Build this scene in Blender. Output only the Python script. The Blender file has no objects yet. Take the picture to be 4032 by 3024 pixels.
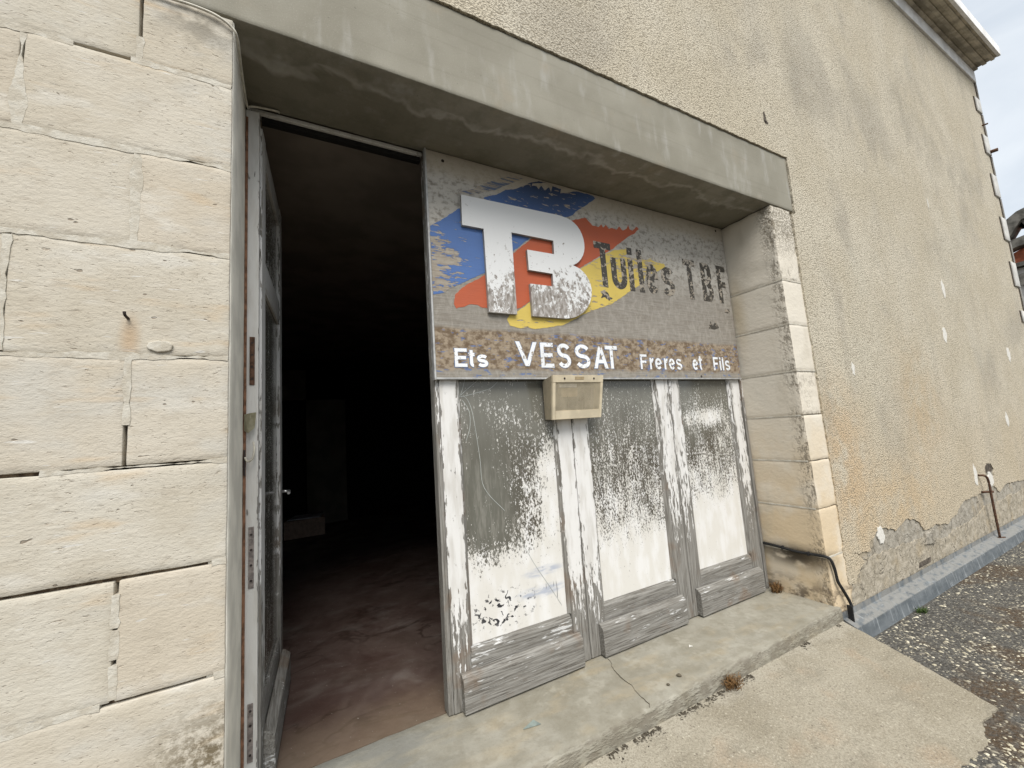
import bpy, bmesh, math, random
from mathutils import Vector, Matrix, noise as mnoise
from mathutils.geometry import tessellate_polygon

# ---------------------------------------------------------------- camera, sky, sun, exposure
scn = bpy.context.scene
cam_d = bpy.data.cameras.new('camera'); cam = bpy.data.objects.new('camera', cam_d)
scn.collection.objects.link(cam); scn.camera = cam
cam_d.sensor_width = 36.0; cam_d.lens = 14.292; cam_d.clip_start = 0.02; cam_d.clip_end = 3000
RX = (0.88285041, -0.46477849, -0.06749893)
RY = (-0.00603865, 0.13247504, -0.99116795)
RZ = (0.46961547, 0.87546063, 0.11414901)
cam.matrix_world = Matrix(((RX[0], -RY[0], -RZ[0], 0.0), (RX[1], -RY[1], -RZ[1], -1.55),
                           (RX[2], -RY[2], -RZ[2], 1.364), (0, 0, 0, 1)))

SUN_EL, SUN_AZ = 53.0, 197.0          # azimuth measured from +Y clockwise: front and a little left of the facade
world = bpy.data.worlds.new('World'); scn.world = world; world.use_nodes = True
wn = world.node_tree; wn.nodes.clear()
w_out = wn.nodes.new('ShaderNodeOutputWorld'); w_bg = wn.nodes.new('ShaderNodeBackground')
w_sky = wn.nodes.new('ShaderNodeTexSky'); w_sky.sky_type = 'NISHITA'; w_sky.sun_disc = False
w_sky.sun_elevation = math.radians(SUN_EL); w_sky.sun_rotation = math.radians(SUN_AZ)
w_sky.air_density = 1.0; w_sky.dust_density = 2.0
w_tc = wn.nodes.new('ShaderNodeTexCoord'); w_map = wn.nodes.new('ShaderNodeMapping')
w_map.inputs['Scale'].default_value = (1.0, 1.0, 2.6)
w_noi = wn.nodes.new('ShaderNodeTexNoise'); w_noi.inputs['Scale'].default_value = 2.6
w_noi.inputs['Detail'].default_value = 7; w_noi.inputs['Roughness'].default_value = 0.55
w_noi.inputs['Distortion'].default_value = 0.6
w_r = wn.nodes.new('ShaderNodeValToRGB')
w_r.color_ramp.elements[0].position = 0.33; w_r.color_ramp.elements[0].color = (2.75, 2.98, 3.22, 1)
w_r.color_ramp.elements[1].position = 0.68; w_r.color_ramp.elements[1].color = (3.6, 3.75, 3.85, 1)
w_mix = wn.nodes.new('ShaderNodeMixRGB'); w_mix.inputs[0].default_value = 0.9
L = wn.links.new
L(w_tc.outputs['Generated'], w_map.inputs['Vector']); L(w_map.outputs['Vector'], w_noi.inputs['Vector'])
L(w_noi.outputs['Fac'], w_r.inputs['Fac']); L(w_sky.outputs['Color'], w_mix.inputs[1]); L(w_r.outputs['Color'], w_mix.inputs[2])
L(w_mix.outputs['Color'], w_bg.inputs['Color']); w_bg.inputs['Strength'].default_value = 0.1
L(w_bg.outputs['Background'], w_out.inputs['Surface'])

sun_d = bpy.data.lights.new('sun', 'SUN'); sun_d.energy = 1.5; sun_d.angle = math.radians(36); sun_d.color = (1.0, 0.965, 0.91)
sun = bpy.data.objects.new('sun', sun_d); scn.collection.objects.link(sun)
_az, _el = math.radians(SUN_AZ), math.radians(SUN_EL)
sdir = Vector((math.sin(_az) * math.cos(_el), math.cos(_az) * math.cos(_el), math.sin(_el)))
sun.rotation_euler = sdir.to_track_quat('Z', 'Y').to_euler(); sun.location = sdir * 30

vs = scn.view_settings
vs.view_transform = 'Standard'; vs.look = 'None'; vs.gamma = 1.0; vs.use_curve_mapping = False; vs.exposure = 1.42
scn.cycles.max_bounces = 5; scn.cycles.diffuse_bounces = 2; scn.cycles.glossy_bounces = 2; scn.cycles.transmission_bounces = 2
scn.cycles.caustics_reflective = False; scn.cycles.caustics_refractive = False

# ---------------------------------------------------------------- object helpers
COL = scn.collection
def tag(o, label=None, cat=None, group=None, kind=None):
    if label: o['label'] = label
    if cat: o['category'] = cat
    if group: o['group'] = group
    if kind: o['kind'] = kind
    return o
def empty(name, loc=(0, 0, 0), parent=None):
    o = bpy.data.objects.new(name, None); COL.objects.link(o); o.location = loc; o.empty_display_size = 0.1
    if parent: o.parent = parent
    return o
def link(name, me, mats, parent=None, smooth=False):
    o = bpy.data.objects.new(name, me); COL.objects.link(o)
    for m in (mats if isinstance(mats, (list, tuple)) else [mats]): me.materials.append(m)
    if smooth:
        for p in me.polygons: p.use_smooth = True
    if parent:
        o.parent = parent
        o.matrix_parent_inverse = Matrix.Translation(parent.location).inverted() if parent.type == 'EMPTY' and parent.parent is None else Matrix()
    return o
def finish(name, bm, mats, parent=None, smooth=False, fixn=True):
    if fixn: bmesh.ops.recalc_face_normals(bm, faces=bm.faces[:])
    me = bpy.data.meshes.new(name); bm.to_mesh(me); bm.free()
    return link(name, me, mats, parent, smooth)
def add_box(bm, a, b, bev=0.0, mi=0):
    x0, y0, z0 = a; x1, y1, z1 = b
    r = bmesh.ops.create_cube(bm, size=1.0)
    vs_ = r['verts']
    for v in vs_:
        v.co = Vector(((x0 + x1) / 2 + v.co.x * (x1 - x0), (y0 + y1) / 2 + v.co.y * (y1 - y0), (z0 + z1) / 2 + v.co.z * (z1 - z0)))
    fs = {f for v in vs_ for f in v.link_faces}
    for f in fs: f.material_index = mi
    if bev > 0:
        es = list({e for v in vs_ for e in v.link_edges})
        bmesh.ops.bevel(bm, geom=es, offset=bev, segments=2, affect='EDGES', profile=0.5)
def box(name, a, b, mat, parent=None, bev=0.0):
    bm = bmesh.new(); add_box(bm, a, b, bev); return finish(name, bm, mat, parent)
def nz(p, s, seed=0.0):
    return mnoise.noise(Vector((p[0] * s + seed * 7.13, p[1] * s - seed * 3.7, p[2] * s + seed * 1.9)))
def steps(lo, hi, r, st):
    n = max(1, int(round((hi - lo - 2 * r) / st)))
    return [lo, lo + 0.3 * r] + [lo + r + (hi - lo - 2 * r) * i / n for i in range(n + 1)] + [hi - 0.3 * r, hi]
def rough_block(name, a, b, mat, parent=None, r=0.006, st=0.03, amp=0.0015, edge=0.003, seed=0.0, shear=None, yst=None):
    """a dressed stone: rounded, uneven arrises, slightly uneven faces"""
    X = steps(a[0], b[0], r, st); Y = steps(a[1], b[1], r, yst or 0.08); Z = steps(a[2], b[2], r, st)
    vid = {}; verts = []; faces = []
    nx, ny, nz_ = len(X) - 1, len(Y) - 1, len(Z) - 1
    def vert(i, j, k):
        key = (i, j, k)
        if key in vid: return vid[key]
        p = Vector((X[i], Y[j], Z[k]))
        e = edge * (0.6 + 0.8 * nz(p, 17, seed) + 0.6 * nz(p, 51, seed + 3))
        rr = max(0.001, r + e)
        q = Vector((min(max(p.x, a[0] + rr), b[0] - rr), min(max(p.y, a[1] + rr), b[1] - rr), min(max(p.z, a[2] + rr), b[2] - rr)))
        d = p - q
        if d.length > 1e-9: p = q + d.normalized() * min(d.length, rr) if d.length > rr else q + d
        p = p + Vector((nz(p, 9, seed + 1), nz(p, 11, seed + 2) + 0.5 * nz(p, 40, seed + 5), nz(p, 9, seed + 4))) * amp
        if shear: p = shear(p)
        verts.append(p); vid[key] = len(verts) - 1
        return vid[key]
    for i in range(nx):
        for k in range(nz_):
            faces.append((vert(i, 0, k), vert(i + 1, 0, k), vert(i + 1, 0, k + 1), vert(i, 0, k + 1)))
            faces.append((vert(i, ny, k), vert(i, ny, k + 1), vert(i + 1, ny, k + 1), vert(i + 1, ny, k)))
    for j in range(ny):
        for k in range(nz_):
            faces.append((vert(0, j, k), vert(0, j, k + 1), vert(0, j + 1, k + 1), vert(0, j + 1, k)))
            faces.append((vert(nx, j, k), vert(nx, j + 1, k), vert(nx, j + 1, k + 1), vert(nx, j, k + 1)))
    for i in range(nx):
        for j in range(ny):
            faces.append((vert(i, j, 0), vert(i, j + 1, 0), vert(i + 1, j + 1, 0), vert(i + 1, j, 0)))
            faces.append((vert(i, j, nz_), vert(i + 1, j, nz_), vert(i + 1, j + 1, nz_), vert(i, j + 1, nz_)))
    me = bpy.data.meshes.new(name); me.from_pydata(verts, [], faces); me.update()
    return link(name, me, mat, parent, smooth=True)
def rough_outline(pts, st=0.03, amp=0.008, seed=0.0, closed=True):
    out = []; n = len(pts)
    for i in range(n if closed else n - 1):
        p = Vector((pts[i][0], pts[i][1])); q = Vector((pts[(i + 1) % n][0], pts[(i + 1) % n][1]))
        d = q - p; m = max(1, int(d.length / st)); nn = Vector((-d.y, d.x)).normalized() if d.length > 0 else Vector((0, 0))
        for k in range(m):
            c = p + d * (k / m)
            o = amp * (nz((c.x, 0, c.y), 1.0 / (st * 2.3), seed) * 1.3 + 0.8 * nz((c.x, 1, c.y), 1.0 / (st * 0.9), seed + 2))
            if k == 0: o *= 0.3
            out.append((c.x + nn.x * o, c.y + nn.y * o))
    if not closed: out.append(tuple(pts[-1]))
    return out
def prism(name, pts, y0, y1, mats, parent=None, axis='Y', side=0, bev=0.0):
    """a flat outline (x, z) given real thickness from y0 (front) to y1 (back)"""
    bm = bmesh.new(); add_prism(bm, pts, y0, y1, axis, side)
    if bev > 0:
        bmesh.ops.recalc_face_normals(bm, faces=bm.faces[:]); bmesh.ops.dissolve_limit(bm, angle_limit=0.01, verts=bm.verts[:], edges=bm.edges[:])
        fr = [e for e in bm.edges if all((abs(v.co.y - y0) < 1e-6) for v in e.verts)]
        bmesh.ops.bevel(bm, geom=fr, offset=bev, segments=2, affect='EDGES', profile=0.5)
    bm.normal_update(); bmesh.ops.triangulate(bm, faces=[f for f in bm.faces if len(f.verts) > 4], ngon_method='EAR_CLIP')
    return finish(name, bm, mats, parent)
def add_prism(bm, pts, y0, y1, axis='Y', side=0):
    P = (lambda u, w, t: (u, t, w)) if axis == 'Y' else ((lambda u, w, t: (t, u, w)) if axis == 'X' else (lambda u, w, t: (u, w, t)))
    f = [bm.verts.new(P(u, w, y0)) for u, w in pts]; b = [bm.verts.new(P(u, w, y1)) for u, w in pts]
    n = len(pts)
    if n > 4:
        for t in tessellate_polygon([[Vector((u, w, 0)) for u, w in pts]]):
            bm.faces.new([f[i] for i in t]); bm.faces.new([b[i] for i in t[::-1]])
    else: bm.faces.new(f); bm.faces.new(b[::-1])
    for i in range(n):
        q = bm.faces.new((f[i], b[i], b[(i + 1) % n], f[(i + 1) % n])); q.material_index = side
def add_tube(bm, pts, r, seg=8, mi=0):
    pts = [Vector(p) for p in pts]; rings = []
    for i, p in enumerate(pts):
        d = (pts[min(i + 1, len(pts) - 1)] - pts[max(i - 1, 0)]).normalized()
        u = d.cross(Vector((0, 0, 1)))
        if u.length < 0.1: u = d.cross(Vector((0, 1, 0)))
        u.normalize(); w = d.cross(u)
        rr = r[i] if isinstance(r, (list, tuple)) else r
        rings.append([bm.verts.new(p + (u * math.cos(2 * math.pi * k / seg) + w * math.sin(2 * math.pi * k / seg)) * rr) for k in range(seg)])
    for a_, b_ in zip(rings, rings[1:]):
        for k in range(seg):
            f = bm.faces.new((a_[k], a_[(k + 1) % seg], b_[(k + 1) % seg], b_[k])); f.material_index = mi; f.smooth = True
    bm.faces.new(rings[0][::-1]); bm.faces.new(rings[-1])
def smooth_path(pts, sub=6):
    P = [Vector(p) for p in pts]; out = []
    for i in range(len(P) - 1):
        p0, p1, p2, p3 = P[max(i - 1, 0)], P[i], P[i + 1], P[min(i + 2, len(P) - 1)]
        for k in range(sub):
            t = k / sub
            out.append(0.5 * ((2 * p1) + (p2 - p0) * t + (2 * p0 - 5 * p1 + 4 * p2 - p3) * t * t + (3 * p1 - p0 - 3 * p2 + p3) * t ** 3))
    out.append(P[-1]); return out
def tube(name, pts, r, mat, parent=None, sub=6, seg=8):
    bm = bmesh.new(); add_tube(bm, smooth_path(pts, sub) if sub else pts, r, seg); return finish(name, bm, mat, parent)

# ---------------------------------------------------------------- material helpers
class Mat:
    def __init__(s, name, rough=0.85, metal=0.0, spec=0.3):
        s.m = bpy.data.materials.new(name); s.m.use_nodes = True; s.t = s.m.node_tree
        s.b = s.t.nodes['Principled BSDF']; s.b.inputs['Roughness'].default_value = rough
        s.b.inputs['Metallic'].default_value = metal; s.b.inputs['Specular IOR Level'].default_value = spec
        s.pos = s.t.nodes.new('ShaderNodeNewGeometry').outputs['Position']
        s.xyz = None
    def put(s, sock, v):
        if isinstance(v, bpy.types.NodeSocket): s.t.links.new(v, sock)
        elif isinstance(v, (tuple, list)): sock.default_value = tuple(v) + ((1.0,) if len(v) == 3 and len(sock.default_value) == 4 else ())
        else: sock.default_value = v
    def sep(s):
        if not s.xyz:
            n = s.t.nodes.new('ShaderNodeSeparateXYZ'); s.t.links.new(s.pos, n.inputs[0]); s.xyz = n.outputs
        return s.xyz
    def noise(s, scale=(1, 1, 1), detail=4, rough=0.55, off=(0, 0, 0), dist=0.0, color=False):
        if not isinstance(scale, (tuple, list)): scale = (scale,) * 3
        mp = s.t.nodes.new('ShaderNodeMapping'); s.t.links.new(s.pos, mp.inputs['Vector'])
        mp.inputs['Scale'].default_value = scale; mp.inputs['Location'].default_value = off
        n = s.t.nodes.new('ShaderNodeTexNoise'); s.t.links.new(mp.outputs[0], n.inputs['Vector'])
        n.inputs['Scale'].default_value = 1.0; n.inputs['Detail'].default_value = min(detail, 3)
        n.inputs['Roughness'].default_value = rough; n.inputs['Distortion'].default_value = dist
        return n.outputs['Color' if color else 'Fac']
    def vor(s, scale, feature='F1', out='Distance', rnd=1.0):
        if not isinstance(scale, (tuple, list)): scale = (scale,) * 3
        mp = s.t.nodes.new('ShaderNodeMapping'); s.t.links.new(s.pos, mp.inputs['Vector']); mp.inputs['Scale'].default_value = scale
        n = s.t.nodes.new('ShaderNodeTexVoronoi'); n.feature = feature; s.t.links.new(mp.outputs[0], n.inputs['Vector'])
        n.inputs['Scale'].default_value = 1.0; n.inputs['Randomness'].default_value = rnd
        return n.outputs[out]
    def step(s, v, lo, hi, a=0.0, b=1.0):
        n = s.t.nodes.new('ShaderNodeMapRange'); n.interpolation_type = 'SMOOTHSTEP'
        s.put(n.inputs['Value'], v); s.put(n.inputs['From Min'], lo); s.put(n.inputs['From Max'], hi)
        n.inputs['To Min'].default_value = a; n.inputs['To Max'].default_value = b
        return n.outputs['Result']
    def lin(s, v, lo, hi, a=0.0, b=1.0):
        n = s.t.nodes.new('ShaderNodeMapRange'); s.put(n.inputs['Value'], v)
        n.inputs['From Min'].default_value = lo; n.inputs['From Max'].default_value = hi
        n.inputs['To Min'].default_value = a; n.inputs['To Max'].default_value = b
        return n.outputs['Result']
    def math(s, op, a, b=0.0, clamp=False):
        n = s.t.nodes.new('ShaderNodeMath'); n.operation = op; n.use_clamp = clamp
        s.put(n.inputs[0], a); s.put(n.inputs[1], b); return n.outputs[0]
    def mul(s, a, b): return s.math('MULTIPLY', a, b)
    def add(s, a, b): return s.math('ADD', a, b)
    def mix(s, f, a, b, mode='MIX'):
        n = s.t.nodes.new('ShaderNodeMixRGB'); n.blend_type = mode
        s.put(n.inputs[0], f); s.put(n.inputs[1], a); s.put(n.inputs[2], b); return n.outputs[0]
    def blob(s, c, r, hard=1.0):
        """1 at c falling to 0 at radii r"""
        n = s.t.nodes.new('ShaderNodeVectorMath'); n.operation = 'SUBTRACT'; s.t.links.new(s.pos, n.inputs[0]); n.inputs[1].default_value = c
        d = s.t.nodes.new('ShaderNodeVectorMath'); d.operation = 'DIVIDE'; s.t.links.new(n.outputs[0], d.inputs[0]); d.inputs[1].default_value = r
        l = s.t.nodes.new('ShaderNodeVectorMath'); l.operation = 'LENGTH'; s.t.links.new(d.outputs[0], l.inputs[0])
        return s.step(l.outputs['Value'], 1.0, 1.0 - hard)
    def edge_dist(s):
        """0 at the long edges of a board, 0.5 in the middle (bounding-box coordinate across x)"""
        t = s.t.nodes.new('ShaderNodeTexCoord'); n = s.t.nodes.new('ShaderNodeSeparateXYZ'); s.t.links.new(t.outputs['Generated'], n.inputs[0])
        return s.math('MINIMUM', n.outputs[0], s.math('SUBTRACT', 1.0, n.outputs[0]))
    def rnd(s): return s.t.nodes.new('ShaderNodeObjectInfo').outputs['Random']
    def island(s): return s.t.nodes.new('ShaderNodeNewGeometry').outputs['Random Per Island']
    def bump(s, h, dist=0.003, strength=1.0, prev=None):
        n = s.t.nodes.new('ShaderNodeBump'); n.inputs['Distance'].default_value = dist; n.inputs['Strength'].default_value = strength
        s.put(n.inputs['Height'], h)
        if prev: s.t.links.new(prev, n.inputs['Normal'])
        return n.outputs[0]
    def out(s, col, normal=None, rough=None, metal=None):
        s.put(s.b.inputs['Base Color'], col)
        if normal: s.t.links.new(normal, s.b.inputs['Normal'])
        if rough is not None: s.put(s.b.inputs['Roughness'], rough)
        if metal is not None: s.put(s.b.inputs['Metallic'], metal)
        return s.m
def plain(name, col, rough=0.7, metal=0.0, spec=0.3, var=0.15, scale=30):
    m = Mat(name, rough, metal, spec); n = m.noise(scale, 4)
    c = m.mix(m.step(n, 0.35, 0.65), tuple(x * (1 - var) for x in col), tuple(min(1, x * (1 + var)) for x in col))
    return m.out(c, m.bump(n, 0.001, 0.3))

# --- limestone of the left pier
def limestone():
    m = Mat('limestone', 0.92, 0, 0.2)
    r = m.rnd()
    big = m.step(m.noise(3.1, 5), 0.35, 0.65)
    c = m.mix(big, (0.475, 0.432, 0.35), (0.545, 0.51, 0.435))
    c = m.mix(m.mul(r, 0.55), c, (0.52, 0.45, 0.355))
    c = m.mix(m.mul(m.step(m.noise((2.2, 2.2, 3.5), 3, 0.7, off=(7, 7, 2)), 0.5, 0.68), 0.6), c, (0.49, 0.475, 0.43))
    c = m.mix(m.mul(m.step(m.noise((13, 13, 30), 3, 0.75, off=(3, 6, 2)), 0.5, 0.7), 0.35), c, (0.37, 0.32, 0.25))
    c = m.mix(m.mul(m.step(m.noise((4, 4, 9), 5, off=(5, 2, 1)), 0.56, 0.7), 0.6), c, (0.60, 0.575, 0.515))
    # warm iron tints along the bedding
    c = m.mix(m.mul(m.step(m.noise((3, 3, 14), 4, off=(1, 7, 3)), 0.58, 0.72), 0.45), c, (0.52, 0.385, 0.235))
    pit = m.step(m.noise((30, 30, 95), 4, 0.7, dist=0.3), 0.60, 0.72)
    pit2 = m.step(m.noise((60, 60, 170), 3, 0.6, off=(3, 3, 3)), 0.62, 0.72)
    zone = m.step(m.noise(5, 3, off=(8, 1, 8)), 0.35, 0.65, 0.12, 1.0)
    pits = m.mul(m.math('MAXIMUM', pit, m.mul(pit2, 0.7)), zone)
    c = m.mix(m.mul(pits, 0.55), c, (0.27, 0.205, 0.145))
    hole = m.step(m.noise((19, 19, 34), 2, 0.6, off=(2, 9, 4)), 0.70, 0.735)
    c = m.mix(m.mul(hole, 0.7), c, (0.16, 0.12, 0.085))
    pits = m.math('MAXIMUM', pits, hole)
    scr = m.mul(m.step(m.noise((10, 10, 75), 2, 0.6, off=(5, 5, 9)), 0.66, 0.72), 0.55)
    c = m.mix(scr, c, (0.64, 0.63, 0.60))
    # rust run below the old nail, grey soiling under the lintel, dirty splash at the foot
    c = m.mix(m.mul(m.blob((-0.43, 0, 1.71), (0.035, 0.2, 0.10), 0.9), 0.55), c, (0.42, 0.27, 0.14))
    g = m.mul(m.blob((-0.27, 0, 2.84), (0.22, 0.4, 0.2), 1.0), m.step(m.noise(16, 5), 0.35, 0.62))
    c = m.mix(m.mul(g, 0.8), c, (0.20, 0.18, 0.145))
    g = m.mul(m.blob((-0.22, 0, 0.50), (0.24, 0.4, 0.22), 1.0), m.step(m.noise(34, 6, 0.75), 0.36, 0.60))
    c = m.mix(m.mul(g, 0.9), c, (0.12, 0.092, 0.05))
    relief = m.add(m.mul(m.noise((48, 48, 88), 5, 0.72), 0.8), m.mul(m.noise((9, 9, 15), 3), 0.35))
    relief = m.math('SUBTRACT', relief, m.mul(pits, 0.75))
    return m.out(c, m.bump(relief, 0.0045, 0.7))
# --- ochre limestone of the right pier
def pier_stone():
    m = Mat('pier_stone', 0.9, 0, 0.2)
    x, y, z = m.sep()
    lo = m.step(m.add(z, m.mul(m.noise(3, 3), 0.7)), 2.1, 0.7)
    c = m.mix(lo, (0.66, 0.61, 0.52), (0.61, 0.49, 0.33))
    c = m.mix(m.mul(m.step(m.noise(4, 5, off=(3, 0, 0)), 0.45, 0.65), 0.5), c, (0.68, 0.635, 0.55))
    c = m.mix(m.mul(m.step(m.noise((5, 5, 2), 5, off=(9, 4, 0)), 0.55, 0.72), 0.4), c, (0.44, 0.395, 0.31))
    # grey weathering of the arris, in pits
    band = m.mul(m.mul(m.step(y, 0.13, 0.02), m.step(y, 0.000, 0.006)), m.step(m.noise((45, 45, 30), 5, 0.65), 0.44, 0.62))
    band = m.mul(band, m.step(m.noise((2, 2, 3), 2, off=(0, 3, 2)), 0.3, 0.55))
    c = m.mix(m.mul(band, 0.75), c, (0.20, 0.17, 0.13))
    top = m.mul(m.mul(m.step(z, 2.40, 2.72), m.step(y, 0.16, 0.03)), m.step(m.noise(60, 5, 0.75), 0.42, 0.60))
    c = m.mix(m.mul(top, 0.7), c, (0.16, 0.135, 0.09))
    # soot behind the cable, splash at the foot
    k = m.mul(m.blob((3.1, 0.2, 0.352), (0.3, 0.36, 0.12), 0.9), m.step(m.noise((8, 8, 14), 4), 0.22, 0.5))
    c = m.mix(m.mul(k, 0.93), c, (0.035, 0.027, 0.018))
    k = m.mul(m.step(z, 0.26, 0.09), m.step(m.noise((9, 9, 16), 5, 0.7, off=(2, 0, 0)), 0.42, 0.6))
    c = m.mix(m.mul(k, 0.85), c, (0.10, 0.075, 0.055))
    c = m.mix(m.mul(m.blob((3.09, 0.36, 2.15), (0.2, 0.10, 0.42), 1.0), 0.4), c, (0.40, 0.29, 0.12))
    h = m.math('SUBTRACT', m.mul(m.noise((30, 30, 40), 5, 0.6), 0.6), m.add(m.mul(band, 0.8), m.mul(top, 0.7)))
    return m.out(c, m.bump(h, 0.006, 0.8))
def mortar_mat():
    m = Mat('mortar', 0.95, 0, 0.15)
    c = m.mix(m.step(m.noise(22, 5), 0.38, 0.62), (0.46, 0.42, 0.345), (0.55, 0.52, 0.45))
    return m.out(c, m.bump(m.noise(70, 5, 0.7), 0.004, 0.8))
def joint_mat():
    m = Mat('joint_earth', 1.0, 0, 0.05)
    return m.out(m.mix(m.step(m.noise(40, 4), 0.4, 0.6), (0.09, 0.065, 0.045), (0.22, 0.165, 0.11)), m.bump(m.noise(90, 4), 0.006, 1.0))
# --- roughcast
def roughcast():
    m = Mat('roughcast', 0.95, 0, 0.15)
    x, y, z = m.sep()
    lump = m.noise((84, 84, 98), 3, 0.7)
    lump2 = m.math('SUBTRACT', 1.0, m.vor((95, 95, 110)))
    h = m.add(m.mul(lump, 0.75), m.mul(lump2, 0.35))
    big = m.step(m.noise(1.3, 5, 0.6), 0.36, 0.64)
    c = m.mix(big, (0.565, 0.505, 0.39), (0.625, 0.57, 0.46))
    grey = m.mul(m.step(m.noise((1.1, 1.1, 0.8), 6, 0.65, off=(4, 0, 2), dist=0.4), 0.50, 0.68), 0.65)
    c = m.mix(grey, c, (0.42, 0.385, 0.32))
    pale = m.mul(m.step(m.noise((0.8, 0.8, 0.5), 4, off=(9, 0, 7)), 0.55, 0.72), 0.55)
    c = m.mix(pale, c, (0.62, 0.58, 0.48))
    warm = m.mul(m.step(m.add(z, m.mul(m.noise(1.6, 3, off=(5, 5, 5)), 1.6)), 2.7, 1.2), 0.55)
    c = m.mix(m.mul(warm, 0.8), c, (0.585, 0.475, 0.325))
    streak = m.mul(m.step(m.noise((5.5, 5.5, 0.45), 3, 0.7, off=(1, 1, 6)), 0.52, 0.74), 0.28)
    c = m.mix(streak, c, (0.40, 0.37, 0.305))
    spots = m.step(m.noise(4.5, 4, 0.65), 0.32, 0.62)
    for cc, rr, k, col in (((5.0, 0, 1.35), (0.8, 1, 0.9), 0.5, (0.54, 0.38, 0.21)), ((3.55, 0, 0.95), (0.55, 1, 0.95), 0.75, (0.58, 0.40, 0.22)),
                           ((4.3, 0, 0.6), (1.3, 1, 0.5), 0.7, (0.62, 0.46, 0.275)), ((4.45, 0, 1.3), (0.4, 1, 0.7), 0.5, (0.45, 0.42, 0.345)),
                           ((3.8, 0, 4.1), (0.5, 1, 0.5), 0.45, (0.33, 0.305, 0.255)), ((6.0, 0, 4.7), (0.7, 1, 0.7), 0.5, (0.33, 0.305, 0.255)),
                           ((7.6, 0, 4.2), (1.0, 1, 0.5), 0.45, (0.34, 0.315, 0.265)), ((6.3, 0, 3.0), (0.8, 1, 0.4), 0.4, (0.36, 0.335, 0.28))):
        f = m.mul(m.blob(cc, rr, 1.0), spots)
        c = m.mix(m.mul(f, k), c, col)
    # shade painted into the hollows between the grains, grain tops lightened
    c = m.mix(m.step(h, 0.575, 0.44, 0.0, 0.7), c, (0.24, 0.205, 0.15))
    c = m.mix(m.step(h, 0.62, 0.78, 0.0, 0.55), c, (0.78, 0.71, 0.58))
    return m.out(c, m.bump(h, 0.015, 0.9))
def cement_coat(name, a, b, sc=14):
    m = Mat(name, 0.95, 0, 0.15)
    n = m.noise(sc, 6, 0.65)
    c = m.mix(m.step(n, 0.36, 0.64), a, b)
    c = m.mix(m.mul(m.step(m.noise(5, 4, off=(3, 3, 3)), 0.5, 0.7), 0.5), c, (0.37, 0.295, 0.19))
    crack = m.step(m.math('ABSOLUTE', m.math('SUBTRACT', m.noise(6, 3, 0.5, off=(1, 1, 1), dist=1.0), 0.5)), 0.008, 0.0)
    c = m.mix(m.mul(crack, 0.8), c, (0.08, 0.07, 0.055))
    h = m.math('SUBTRACT', m.add(m.mul(n, 1.0), m.mul(m.noise(60, 4, 0.7), 0.3)), m.mul(crack, 0.3))
    return m.out(c, m.bump(h, 0.014, 0.9))
# --- lintel concrete
def lintel_mat():
    m = Mat('lintel_concrete', 0.85, 0, 0.25)
    x, y, z = m.sep()
    c = m.mix(m.step(m.noise(2.2, 5, 0.6), 0.35, 0.65), (0.235, 0.22, 0.175), (0.288, 0.272, 0.222))
    c = m.mix(m.mul(m.step(m.noise((9, 9, 2.5), 6, 0.65, off=(2, 0, 0)), 0.52, 0.72), 0.6), c, (0.37, 0.36, 0.325))
    c = m.mix(m.mul(m.step(m.noise(4, 4, off=(0, 5, 5)), 0.57, 0.75), 0.4), c, (0.32, 0.265, 0.19))
    c = m.mix(m.mul(m.step(m.noise(210, 2), 0.58, 0.72), 0.3), c, (0.45, 0.44, 0.39))
    c = m.mix(m.mul(m.step(m.noise(170, 2, off=(3, 1, 0)), 0.62, 0.75), 0.35), c, (0.16, 0.15, 0.12))
    void = m.step(m.noise(60, 2, 0.6, off=(4, 4, 4)), 0.70, 0.74)
    c = m.mix(m.mul(void, 0.6), c, (0.12, 0.11, 0.085))
    c = m.mix(m.mul(m.step(m.noise((0.9, 30, 42), 2, off=(0, 0, 3)), 0.56, 0.66), 0.22), c, (0.19, 0.175, 0.135))
    # tide lines of lime on the underside and the darker damp behind them
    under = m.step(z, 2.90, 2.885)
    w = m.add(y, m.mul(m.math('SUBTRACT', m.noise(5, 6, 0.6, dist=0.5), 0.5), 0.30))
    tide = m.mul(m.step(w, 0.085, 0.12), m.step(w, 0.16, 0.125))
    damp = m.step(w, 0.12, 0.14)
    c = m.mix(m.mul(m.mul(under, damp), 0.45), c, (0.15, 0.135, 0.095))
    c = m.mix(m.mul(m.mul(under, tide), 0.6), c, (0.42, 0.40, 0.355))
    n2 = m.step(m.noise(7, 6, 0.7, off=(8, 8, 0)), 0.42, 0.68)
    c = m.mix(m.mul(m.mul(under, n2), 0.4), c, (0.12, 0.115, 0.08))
    h = m.add(m.mul(m.noise(140, 3), 0.5), m.noise(9, 4))
    return m.out(c, m.bump(h, 0.0022, 0.7))
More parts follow.
